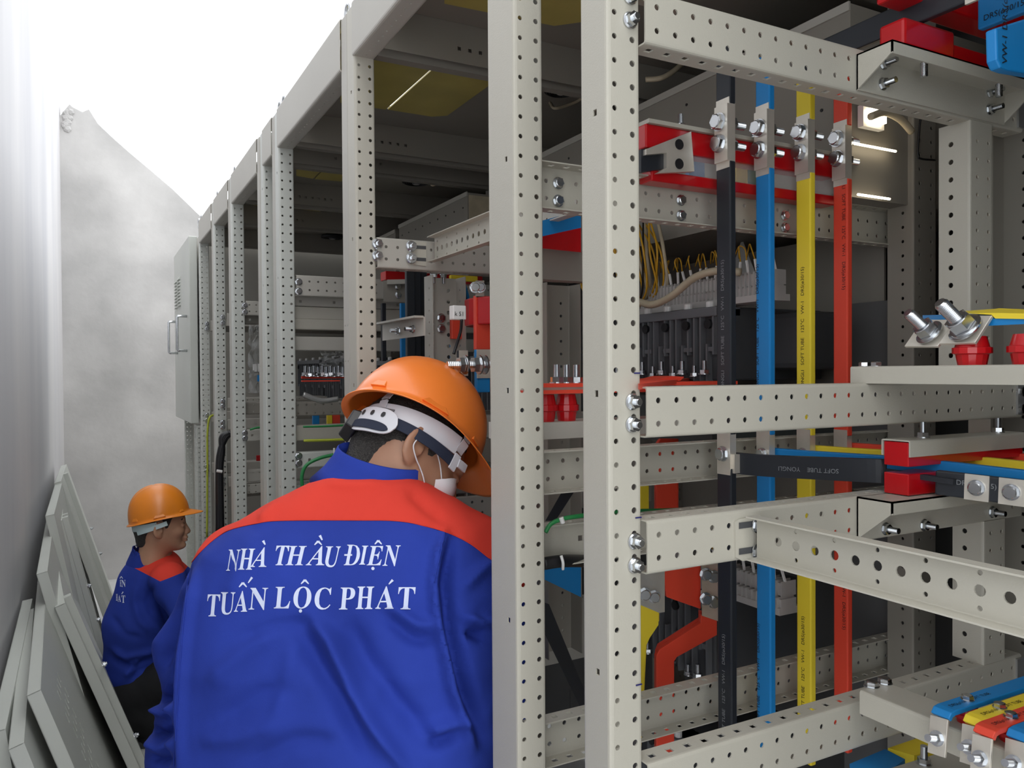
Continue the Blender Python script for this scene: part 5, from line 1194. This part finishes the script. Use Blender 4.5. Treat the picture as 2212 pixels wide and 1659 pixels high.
for pts, w, a in (([(672, 1330), (715, 1385), (757, 1480), (812, 1570), (880, 1665)], 17, .011), ([(640, 1350), (690, 1440), (745, 1540), (800, 1640)], 20, -.009), ([(745, 1340), (790, 1420), (850, 1510), (930, 1600)], 26, -.009),
                  ([(961, 1151), (945, 1200), (936, 1260), (944, 1340), (972, 1480), (1020, 1615)], 11, .013), ([(975, 1170), (962, 1260), (972, 1360), (1005, 1480), (1045, 1600)], 14, -.014),
                  ([(835, 1305), (900, 1350), (940, 1352)], 14, .007), ([(830, 1330), (890, 1378), (935, 1385)], 15, -.006), ([(1000, 1330), (1035, 1345), (1065, 1335)], 11, .010), ([(1010, 1365), (1045, 1375)], 12, -.010),
                  ([(920, 1580), (975, 1560), (1010, 1545)], 14, .008), ([(930, 1612), (985, 1590)], 12, -.007), ([(1000, 1270), (1040, 1230), (1062, 1215)], 12, .007),
                  ([(412, 1232), (398, 1330), (388, 1437), (376, 1660)], 6, -.006), ([(422, 1240), (408, 1340), (400, 1450), (390, 1660)], 9, .0055),
                  ([(455, 1480), (520, 1420), (600, 1360)], 22, .0045), ([(470, 1560), (560, 1500), (640, 1480)], 22, -.004), ([(430, 1600), (520, 1590), (600, 1560)], 20, .0045), ([(520, 1650), (640, 1600), (720, 1600)], 18, -.004),
                  ([(380, 1250), (352, 1330), (336, 1420)], 16, .007), ([(395, 1290), (370, 1370), (352, 1450)], 9, -.008), ([(330, 1500), (352, 1512), (378, 1490)], 9, -.013), ([(335, 1530), (360, 1540), (380, 1525)], 9, .009), ([(322, 1572), (350, 1588), (376, 1576)], 8, -.010), ([(320, 1605), (350, 1618), (374, 1600)], 9, .008), ([(325, 1636), (350, 1645), (374, 1640)], 7, -.008),
                  ([(620, 1060), (585, 1095), (560, 1130)], 12, .0035), ([(880, 1060), (920, 1095), (960, 1125)], 14, -.003), ([(700, 1040), (760, 1050), (830, 1046)], 10, .0025), ([(560, 1150), (520, 1230), (500, 1300)], 22, .003), ([(700, 1340), (600, 1350), (520, 1380)], 14, -.003), ([(640, 1400), (610, 1500), (590, 1600)], 20, .0035)):
    dsp += ridge(pts, w, a)
dsp = 2.3*dsp*back + fbm(Vs, 3.2, 3)*.0028 + fbm(Vs*np.array([1, 1, .55]), 9, 5)*.0012 + np.clip(.45-np.abs(fbm(Vs+.05*fbm(Vs, 3, 12)[:, None], 4.2, 11, 2)), 0, 1)*.0085*np.clip((1340-py_)/-200+.3, .25, 1)
Vs = Vs+Ns*dsp[:, None]
for _ in range(1):   # light smoothing
    A_ = np.zeros_like(Vs); c_ = np.zeros(len(Vs))
    for k in range(4):
        np.add.at(A_, Qs[:, k], Vs[Qs[:, (k+1) % 4]]); np.add.at(c_, Qs[:, k], 1)
    Vs = Vs*.5+A_/c_[:, None]*.5
px_, py_ = pix(Vs)
yc_x = [300, 403, 420, 445, 472, 500, 550, 603, 764, 871, 961, 1014, 1057, 1120, 1180]
yc_y = [1330, 1232, 1207, 1180, 1158, 1143, 1131, 1124, 1123, 1126, 1148, 1173, 1206, 1260, 1330]
(Vb, Tb), (Vy, Ty) = split(Vs, Qs, py_-np.interp(px_, yc_x, yc_y))
per1 = thing('person', 'foreground person seen from behind, bending, blue shirt with red shoulders and white lettering', 'person', tuple(L2W((-.27, 1.29, -1.45))))
obj('shirt', to_mesh('shirt', Vb, Tb), clothb, per1)
obj('shoulder_yoke', to_mesh('shoulder_yoke', Vy, Ty), clothr, per1, label='red shoulder yoke of the shirt')
bv = BVHTree.FromPolygons([tuple(v) for v in L2W(Vs)], [tuple(q) for q in Qs.tolist()])
def hitp(px, py, bvh, off=.0008):
    d = Vector(FW + RT*(px-CX)/FPX - UP*(py-CY)/FPX).normalized(); h = bvh.ray_cast(Vector(CAM0), d)
    if h[0] is None: return None
    n = h[1] if h[1].dot(d) < 0 else -h[1]; return h[0]+n*off
# stitched seams
def on_cloth(name, pts, r, m, parent, bvh, off=.0006, n=5, seg=8):
    q = [hitp(x, y, bvh, off) for x, y in [(p.x, p.y) for p in bez([(x, y, 0) for x, y in pts], seg)]]; q = [v for v in q if v is not None]
    return MB().tube(q, r, n).build(name, m, parent, smooth=True) if len(q) > 2 else None
on_cloth('yoke_seam', list(zip(yc_x[1:13], [y+1 for y in yc_y[1:13]])), .0009, clothr, per1, bv)
on_cloth('sleeve_seam', [(408, 1240), (398, 1330), (389, 1437), (376, 1655)], .0011, clothb, per1, bv)
on_cloth('sleeve_seam', [(961, 1152), (950, 1200), (938, 1258)], .001, clothb, per1, bv)
# lettering, glyph by glyph
def glyph(ch, box, bvh, shear=.0, parent=None, name='letter'):
    me = text_mesh(ch, 1.0); vs = np.array([v.co[:2] for v in me.vertices]); fs = [tuple(p.vertices) for p in me.polygons]; bpy.data.meshes.remove(me)
    return vs, fs
ink_w = mat('white_print', (.62, .68, .86), .7)
def fit(ch, x0, x1, y0, y1, sh=0):
    vs, fs = glyph(ch, None, None); mn, mx = vs.min(0), vs.max(0); u = (vs-mn)/(mx-mn); X = x0+u[:, 0]*(x1-x0)+sh*u[:, 1]; Y = y1+(y0-y1)*u[:, 1]; return np.stack([X, Y], 1), fs
def lay(items, name, lab, parent, bvh, z8=True, off=.0009, conv=None):
    b = MB()
    for uv, fs in items:
        P_ = [hitp(x/2.8+300, y/2.8+1080, bvh, off) if conv is None else hitp(*conv(x, y), bvh, off) for x, y in uv]
        if any(p is None for p in P_): continue
        b.add(P_, fs)
    me = bpy.data.meshes.new(name); me.from_pydata(b.v, [], b.f); return obj(name, me, ink_w, parent, label=lab)
def poly(*p): return (np.array(p, float), [tuple(range(len(p)))])
def bar2(x0, y0, x1, y1, w0, w1):
    d = np.array([x1-x0, y1-y0], float); n = np.array([-d[1], d[0]])/np.linalg.norm(d); return poly((x0+n[0]*w0, y0+n[1]*w0), (x1+n[0]*w1, y1+n[1]*w1), (x1-n[0]*w1, y1-n[1]*w1), (x0-n[0]*w0, y0-n[1]*w0))
def circ(cx_, cy_, w, h): return [bar2(cx_-w/2, cy_+h/2, cx_, cy_-h/2, 3, 7), bar2(cx_+w/2, cy_+h/2, cx_, cy_-h/2, 3, 7)]
def dot(cx_, cy_, r): return poly(*[(cx_+r*math.cos(t), cy_+r*math.sin(t)) for t in np.linspace(0, 6.28, 13)[:-1]])
BOLD = {c: chr(0x1D468+ord(c)-65) for c in 'ABCDEFGHIJKLMNOPQRSTUVWXYZ'}; BUP = {c: chr(0x1D400+ord(c)-65) for c in 'ABCDEFGHIJKLMNOPQRSTUVWXYZ'}
l1 = [fit(BOLD[c], x0, x1, y0, y1) for c, x0, x1, y0, y1 in (('N', 530, 618, 302, 432), ('H', 602, 704, 296, 422), ('A', 672, 772, 288, 406), ('T', 828, 912, 278, 396), ('H', 888, 1016, 280, 396), ('A', 1010, 1122, 280, 396), ('U', 1128, 1222, 282, 408), ('D', 1240, 1338, 272, 396), ('I', 1332, 1388, 278, 392), ('E', 1378, 1478, 280, 396), ('N', 1474, 1584, 276, 402))]
l1 += [bar2(752, 248, 765, 272, 8, 4), bar2(1095, 216, 1110, 244, 8, 4), bar2(1243, 334, 1290, 334, 5, 5), dot(1416, 415, 10)]+circ(1085, 262, 44, 22)+circ(1448, 258, 42, 22)
l2 = [fit(BUP[c], x0, x1, y0, y1, 12) for c, x0, x1, y0, y1 in (('T', 408, 484, 572, 704), ('U', 488, 574, 558, 694), ('A', 576, 656, 550, 676), ('N', 664, 772, 532, 666), ('L', 818, 912, 526, 656), ('O', 930, 1038, 524, 658), ('C', 1058, 1156, 530, 664), ('P', 1210, 1300, 530, 662), ('H', 1312, 1412, 524, 660), ('A', 1430, 1542, 522, 658), ('T', 1560, 1662, 528, 664))]
l2 += [bar2(686, 468, 662, 502, 7, 3), bar2(1536, 484, 1512, 510, 8, 3), dot(979, 671, 10)]+circ(630, 514, 46, 26)+circ(1005, 496, 46, 24)
lay(l1, 'lettering', 'white printed line NHÀ THẦU ĐIỆN', per1, bv); lay(l2, 'lettering', 'white printed line TUẤN LỘC PHÁT', per1, bv)
# body: head in fine detail, neck, torso, arms, legs, hands
Vh, Qh = surf(head_fn, (-.125, -.115, -.16), (.14, .115, .13), .0034)
Vh1 = place(Vh, H1, B1)
def body1(X):
    nb = H1+np.array([-.02, 0, -.03])@B1
    f = rc(X, tuple(nb), (-.245, 1.375, -.22), .050, .058)
    f = smin(f, torso(X, .075), .03)
    f = smin(f, rc(X, (-.275, 1.27, -.74), (-.275, 1.28, -.60), .09, .08), .03)
    for s, k in ((-.37, 1.24), (-.18, 1.30)):
        f = smin(f, rc(X, (s, 1.27, -.76), (s-.01, k, -1.02), .085, .055), .03); f = smin(f, rc(X, (s-.01, k, -1.02), (s-.01, k-.02, -1.38), .052, .036), .02); f = smin(f, rc(X, (s-.01, k-.03, -1.40), (s+.04, k+.10, -1.415), .035, .028), .02)
    f = smin(f, rc(X, (-.475, 1.365, -.335), (-.565, 1.41, -.50), .045, .036), .02); f = smin(f, rc(X, (-.565, 1.41, -.50), EL, .030, .032), .01); f = smin(f, rc(X, EL, (-.42, 1.63, -.655), .036, .026), .02)
    f = smin(f, rc(X, (-.045, 1.35, -.335), ER, .05, .042), .02); f = smin(f, rc(X, ER, (.01, 1.66, -.49), .038, .028), .02)
    f = smin(f, hand_fn(X, (-.42, 1.63, -.655), (.5, .85, .05), (0, -.3, -1)), .012)
    f = smin(f, hand_fn(X, (.01, 1.66, -.49), (.2, .95, .2), (-.3, 0, -1)), .012)
    return f
Vb1, Qb1 = surf(body1, (-.70, 1.05, -1.46), (.30, 1.88, -.10), .0095)
obj('body', joined([(Vh1, Qh), (Vb1, Qb1)], 'body'), skin, per1)
def trous(X, segs, k=.03):
    f = None
    for s in segs:
        g = rc(X, *s); f = g if f is None else smin(f, g, k)
    return f
sg = [((-.275, 1.27, -.78), (-.275, 1.27, -.70), .155, .15)]
for s, k in ((-.37, 1.24), (-.18, 1.30)): sg += [((s, 1.27, -.78), (s-.01, k, -1.02), .10, .075), ((s-.01, k, -1.02), (s-.01, k-.02, -1.36), .075, .062)]
Vt, Qt = surf(lambda X: trous(X, sg), (-.5, 1.05, -1.46), (-.05, 1.48, -.50), .011); obj('trousers', to_mesh('trousers', Vt, Qt), trou, per1)
for s, k in ((-.37, 1.24), (-.18, 1.30)):
    Vq, Qq = surf(lambda X: np.maximum(smin(rc(X, (s-.012, k-.035, -1.405), (s+.045, k+.12, -1.415), .045, .038), rc(X, (s-.01, k-.02, -1.33), (s-.012, k-.03, -1.40), .05, .045), .03), -1.448-X[2]), (s-.1, k-.13, -1.47), (s+.12, k+.2, -1.25), .008); obj('shoe', to_mesh('shoe', Vq, Qq), M['blk'], per1)
# collar
ax = V(*(np.array([.22, .16, .96]))); 
def ringpt(c, rx, ry, t, ax_):
    a = V(1, 0, -.26).normalized(); b__ = V(0, 1, .12); return V(*c)+a*rx*math.cos(t)+b__*ry*math.sin(t)
b = MB(); vs = []; nn = 56; prof = (((-.243, 1.362, -.204), .108, .090), ((-.238, 1.366, -.180), .090, .079), ((-.230, 1.370, -.158), .082, .072), ((-.226, 1.372, -.143), .079, .070), ((-.226, 1.372, -.141), .0765, .068), ((-.230, 1.370, -.157), .077, .067), ((-.238, 1.365, -.200), .090, .078))
for c, rx, ry in prof:
    for k in range(nn): p = ringpt(c, rx, ry, 2*math.pi*k/nn, ax); vs.append(tuple(L2W(np.array(p))))
b.add(vs, [(i*nn+k, i*nn+(k+1) % nn, ((i+1) % 7)*nn+(k+1) % nn, ((i+1) % 7)*nn+k) for i in range(7) for k in range(nn)]); b.build('collar', clothb, per1, smooth=True)
Vhr, Qhr = surf(hair_fn, (-.125, -.105, -.12), (.12, .105, .14), .003)
obj('hair', to_mesh('hair', place(Vhr, H1, B1), Qhr), hairm, per1)
bvh1 = BVHTree.FromPolygons([tuple(v) for v in L2W(Vh1)], [tuple(q) for q in Qh.tolist()])
hel1, W1 = helmet('hard_hat', 'orange hard hat with an inner cradle and dark chin strap on the bending worker', H1, B1, orange, s=1.02, zrim=.048, cx=-.015)
# cradle and straps (worker's right side and back of the head)
def arc(r1, r2, a0, a1, z0, z1, n=7): return [V(r1*math.cos(t), r2*math.sin(t), z0+(z1-z0)*k/(n-1)) for k, t in enumerate(np.linspace(math.radians(a0), math.radians(a1), n))]
band(W1, arc(.109, .090, 300, 185, .028, .018), .034, .0015, 'headband', susp, hel1)
band(W1, arc(.109, .090, 185, 60, .018, .028), .034, .0015, 'headband', susp, hel1)
band(W1, arc(.1115, .0925, 232, 128, .012, .012), .030, .0015, 'rear_band', M['rib'], hel1)
band(W1, arc(.112, .0935, 222, 300, .004, -.004), .020, .0018, 'chin_strap', strapm, hel1)
for a in (45, 135, 215, 305):
    t = math.radians(a); band(W1, [V(.106*math.cos(t), .088*math.sin(t), .02), V(.110*math.cos(t), .093*math.sin(t), .05), V(.09*math.cos(t), .07*math.sin(t), .09), V(.03*math.cos(t), .02*math.sin(t), .125)], .02, .0012, 'cradle_strap', susp, hel1)
# rear adjuster block
c = np.array([-.124, 0, -.004]); MB().hexa([Vector(v) for v in W1([c+np.array(q) for q in ((-.004, -.028, -.016), (-.004, .028, -.016), (-.004, .028, .016), (-.004, -.028, .016))])], [Vector(v) for v in W1([c+np.array(q) for q in ((.018, -.034, -.02), (.018, .034, -.02), (.018, .034, .02), (.018, -.034, .02))])]).build('adjuster', M['blk'], hel1, bevel=.003)
# pale chin guard plate with three slots, hooked up behind
def lozenge(name, m, a0, a1, zc_, h_, th, r1=.1165, r2=.098, n=22, par=None, slope=0):
    b = MB(); vs = []
    for k in range(n+1):
        u = k/n; t = math.radians(a0+(a1-a0)*u); hh = h_*math.sqrt(max(.02, 1-(2*u-1)**4)); z = zc_+slope*(u-.5)
        for s_, o in ((-1, 0), (1, 0), (1, th), (-1, th)): vs.append(((r1+o)*math.cos(t), (r2+o)*math.sin(t), z+s_*hh/2))
    fs = [(0, 1, 2, 3), tuple(4*n+j for j in (3, 2, 1, 0))]+[(4*i+j, 4*i+4+j, 4*i+4+(j+1) % 4, 4*i+(j+1) % 4) for i in range(n) for j in range(4)]
    b.add([tuple(v) for v in W1(vs)], fs); return b.build(name, m, par or hel1, bevel=.0006)
g_ = lozenge('chin_guard', susp, 190, 243, -.003, .050, .003, slope=-.004)
lozenge('chin_guard_pad', strapm, 194, 238, -.015, .017, .0018, r1=.1205, r2=.102, slope=-.006, par=g_)
for k, t in enumerate((201, 213, 225)):
    lozenge('slot', M['blk'], t, t+4, .010-.001*k, .010, .0006, r1=.1205, r2=.102, par=g_, n=6)
band(W1, arc(.113, .0945, 299, 306, -.003, -.003, 3), .030, .003, 'buckle', susp, hel1); band(W1, arc(.113, .096, 306, 318, .0, .004, 3), .014, .004, 'strap_end', susp, hel1)
# ear loops and mask
def loop(pts_, par, bvh, off): 
    q = [hitp(x, y, bvh, off) for x, y in pts_]; q = [v for v in q if v is not None]; return MB().tube(bez(q, 6), .0013, 6).build('ear_loop', thr, par, smooth=True)
mk = thing('face_mask', 'pale cloth mask pulled down at the chin of the bending worker, with white ear loops', 'mask', tuple(L2W(H1+np.array([.09, 0, -.08])@B1)))
loop([(908, 941), (897, 950), (890, 965), (896, 990), (905, 1010), (912, 1030), (916, 1052)], mk, bvh1, .003); loop([(928, 940), (938, 962), (946, 990), (950, 1010), (953, 1038)], mk, bvh1, .002)
b = MB(); g = 9; vs = []
for i in range(g):
    for j in range(g):
        x, y = 938+44*i/(g-1), 1036+40*j/(g-1); x += (y-1036)*-.15; h = hitp(x, y, bvh1, .006+.006*math.sin(3.14*i/(g-1)))
        vs.append(h if h is not None else (vs[-1] if vs else per1.location))
b.add(vs, [(i*g+j, i*g+j+1, (i+1)*g+j+1, (i+1)*g+j) for i in range(g-1) for j in range(g-1)])
b.build('mask_cloth', thr, mk, smooth=True)
def maskf(X): return np.maximum(el(X, (.060, 0, -.088), (.052, .052, .036)), -.105-X[2]*1.0-.02)
Vm, Qm = surf(maskf, (-.01, -.07, -.14), (.13, .07, -.03), .004); obj('mask_cup', to_mesh('mask_cup', place(Vm, H1, B1), Qm), thr, mk)

# =============== PERSON 2: crouching worker in profile
def A(px, py, b): return tuple(LP(px, py, b))
B2 = basis((.90, .42, .02), (-.04, .03, 1.0)); e_ = LP(343, 1143, 3.06); H2 = e_-.93*np.array([-.010, -.083, -.010])@B2
per2 = thing('person', 'crouching person in profile near the end wall, blue and red shirt, black trousers', 'person', tuple(L2W((LP(320, 1600, 3.14)[0], 3.14, -1.45))))
Vh2 = place(Vh, H2, B2, .93)
ch, hp = A(330, 1272, 3.17), A(302, 1425, 3.12)
kn1, kn2 = A(425, 1455, 3.02), A(425, 1450, 3.30); an1, an2 = A(335, 1592, 3.10), A(372, 1580, 3.33)
pel = A(300, 1488, 3.12)
def shirt2(X):
    f = rc(X, A(322, 1262, 3.14), A(296, 1350, 3.11), .118, .118); f = smin(f, rc(X, A(296, 1350, 3.11), A(290, 1440, 3.11), .118, .112), .04)
    f = smin(f, rc(X, A(308, 1460, 3.13), A(322, 1478, 3.13), .098, .078), .04)
    f = smin(f, rc(X, A(338, 1222, 3.16), A(350, 1225, 3.17), .075, .07), .05)
    f = smin(f, rc(X, A(363, 1248, 3.06), A(322, 1235, 3.24), .062, .062), .05)
    s = rc(X, A(360, 1262, 3.02), A(412, 1348, 2.98), .062, .055); s = smin(s, rc(X, A(412, 1348, 2.98), A(500, 1318, 3.02), .055, .042), .03)
    f = smin(f, s, .03)
    s = rc(X, A(375, 1240, 3.30), A(420, 1265, 3.36), .058, .05); f = smin(f, smin(s, rc(X, A(420, 1265, 3.36), A(500, 1290, 3.36), .05, .042), .03), .03)
    return f
lo = np.array(LP(205, 1540, 3.1))-.1; hi = np.array(LP(530, 1150, 3.3))+.1
V2, Q2 = surf(shirt2, (lo[0], 2.82, lo[2]), (hi[0], 3.5, hi[2]), .0075); N2 = normals(V2, Q2); px_, py_ = pix(V2); back = np.ones(len(V2))
d2 = np.zeros(len(V2))
for pts, w, a in (([(330, 1260), (318, 1300), (330, 1330)], 8, -.012), ([(300, 1245), (290, 1300), (300, 1340), (330, 1370)], 8, .010), ([(240, 1400), (270, 1420), (320, 1410), (350, 1395)], 7, .013), ([(245, 1425), (280, 1440), (330, 1425)], 7, -.013), ([(270, 1465), (285, 1440), (300, 1425)], 6, .013), ([(285, 1470), (300, 1448), (330, 1440)], 6, -.010), ([(330, 1345), (350, 1370), (390, 1380)], 7, .010), ([(345, 1300), (360, 1340), (385, 1360)], 7, -.010), ([(240, 1330), (270, 1370), (310, 1380)], 8, -.006)): d2 += ridge(pts, w, a)
V2 = V2+N2*(d2+fbm(V2, 4, 8)*.004)[:, None]; px_, py_ = pix(V2)
(Va, Ta), (Vc, Tc) = split(V2, Q2, py_-np.interp(px_, [240, 268, 300, 346, 372, 396, 420], [1190, 1215, 1232, 1256, 1246, 1236, 1205]))
obj('shirt', to_mesh('shirt', Va, Ta), clothb, per2); obj('shoulder_yoke', to_mesh('shoulder_yoke', Vc, Tc), clothr, per2, label='red shoulder yoke of the shirt')
bv2 = BVHTree.FromPolygons([tuple(v) for v in L2W(V2)], [tuple(q) for q in Q2.tolist()])
cv = lambda x, y: (200+x/2.6375, 1030+y/2.6375)
it = [fit(BUP['E'], 158, 168, 588, 625), fit(BUP['N'], 168, 190, 588, 628), fit(BUP['L'], 122, 138, 626, 668), fit(BUP['H'], 136, 146, 668, 706), fit(BUP['A'], 146, 164, 674, 712), fit(BUP['T'], 166, 188, 676, 718), bar2(166, 568, 158, 580, 2, 2), bar2(166, 568, 174, 580, 2, 2), bar2(176, 655, 168, 668, 3, 2)]
lay(it, 'lettering', 'curved-away end of the printed back lettering', per2, bv2, conv=cv, off=.002)
def col2(X):
    c0 = np.array(A(328, 1216, 3.15)); c1 = np.array(A(330, 1188, 3.15)); return np.maximum(rc(X, c0, c1, .094, .076), -rc(X, c0, c1+(c1-c0), .078, .066))
c0 = np.array(A(328, 1216, 3.15)); Vk, Qk = surf(lambda X: np.maximum(np.maximum(col2(X), X[2]-(c0[2]+.052-.35*(X[0]-c0[0]))), c0[2]-.06-X[2]), c0-.15, c0+.15, .005); obj('collar', to_mesh('collar', Vk, Qk), clothb, per2)
def body2(X):
    nb = H2+np.array([-.02, 0, -.03])@B2
    f = rc(X, tuple(nb), A(342, 1222, 3.16), .050, .056); f = smin(f, rc(X, A(322, 1262, 3.14), pel, .10, .10), .05)
    for sh_, eb, wr in ((A(360, 1262, 3.04), A(412, 1348, 2.98), A(505, 1316, 3.02)), (A(375, 1240, 3.28), A(420, 1265, 3.36), A(505, 1290, 3.36))):
        f = smin(f, rc(X, sh_, eb, .045, .038), .02); f = smin(f, rc(X, eb, wr, .036, .026), .015); f = smin(f, hand_fn(X, wr, (.95, .2, .1), (0, .1, -1)), .01)
    for k_, a_ in ((kn1, an1), (kn2, an2)): f = smin(f, rc(X, pel, k_, .07, .05), .03); f = smin(f, rc(X, k_, a_, .048, .033), .02)
    return f
Vd, Qd = surf(body2, (lo[0], 2.82, -1.44), (hi[0]+.1, 3.56, hi[2]), .0095); obj('body', joined([(Vh2, Qh), (Vd, Qd)], 'body'), skin2, per2)
sg = [(pel, A(296, 1520, 3.12), .125, .12), (pel, kn1, .11, .075), (kn1, an1, .07, .055), (pel, kn2, .11, .075), (kn2, an2, .07, .055), (A(310, 1530, 3.10), A(345, 1540, 3.08), .085, .075)]
Vt, Qt = surf(lambda X: np.maximum(trous(X, sg), X[2]+1.08), (lo[0], 2.82, -1.44), (hi[0], 3.56, -1.0), .009); Nt = normals(Vt, Qt); obj('trousers', to_mesh('trousers', Vt+Nt*(fbm(Vt, 6, 4)*.005)[:, None], Qt), trou, per2)
for (ax_, ay_, az_), lab in ((an1, 0), (an2, 0)):
    f0 = lambda X: np.maximum(smin(rc(X, (ax_-.03, ay_, -1.40), (ax_+.17, ay_+.03, -1.415), .045, .037), rc(X, (ax_, ay_, az_), (ax_-.01, ay_, -1.40), .045, .042), .03), -1.449-X[2])
    Vq, Qq = surf(f0, (ax_-.12, ay_-.1, -1.47), (ax_+.25, ay_+.13, az_+.06), .008); sh_o = obj('shoe', to_mesh('shoe', Vq, Qq), M['blk'], per2)
    Vq, Qq = surf(lambda X: np.maximum(np.maximum(rc(X, (ax_-.03, ay_, -1.44), (ax_+.17, ay_+.03, -1.44), .048, .041), X[2]+1.425), -1.449-X[2]), (ax_-.12, ay_-.1, -1.47), (ax_+.25, ay_+.13, -1.41), .006); obj('sole', to_mesh('sole', Vq, Qq), M['dark'], sh_o)
obj('hair', to_mesh('hair', place(Vhr, H2, B2, .93), Qhr), hairm, per2)
# eyes, brows
for P0, Bx, par, hs in ((H1, B1, per1, 1), (H2, B2, per2, .93)):
    for s in (1, -1):
        q = L2W(place(np.array([[.0845, s*.031, -.0085]]), P0, Bx, hs))[0]; MB().lathe([(.0088*math.sin(a), .0088*math.cos(a)) for a in np.linspace(.05, 3.09, 9)], q, (0, 0, 1), n=14).build('eye', M['blk'], par, smooth=True)
        bp = [Vector(L2W(place(np.array([[x-.004, s*y, z]]), P0, Bx, hs))[0]) for x, y, z in ((.0965, .014, .014), (.094, .030, .020), (.083, .046, .015))]; MB().tube(bez(bp, 5), .0028, 6).build('eyebrow', hairm, par, smooth=True)
hel2, W2 = helmet('hard_hat', 'worn orange hard hat with a pale aqua nape band on the crouching worker', H2, B2, orange2, s=.88, zrim=.040, tilt=-.14)
band(W2, arc(.117, .100, 262, 98, .010, .010), .028, .0018, 'nape_band', aqua, hel2)
band(W2, arc(.120, .102, 215, 282, -.010, .010), .020, .002, 'nape_band', aqua, hel2)
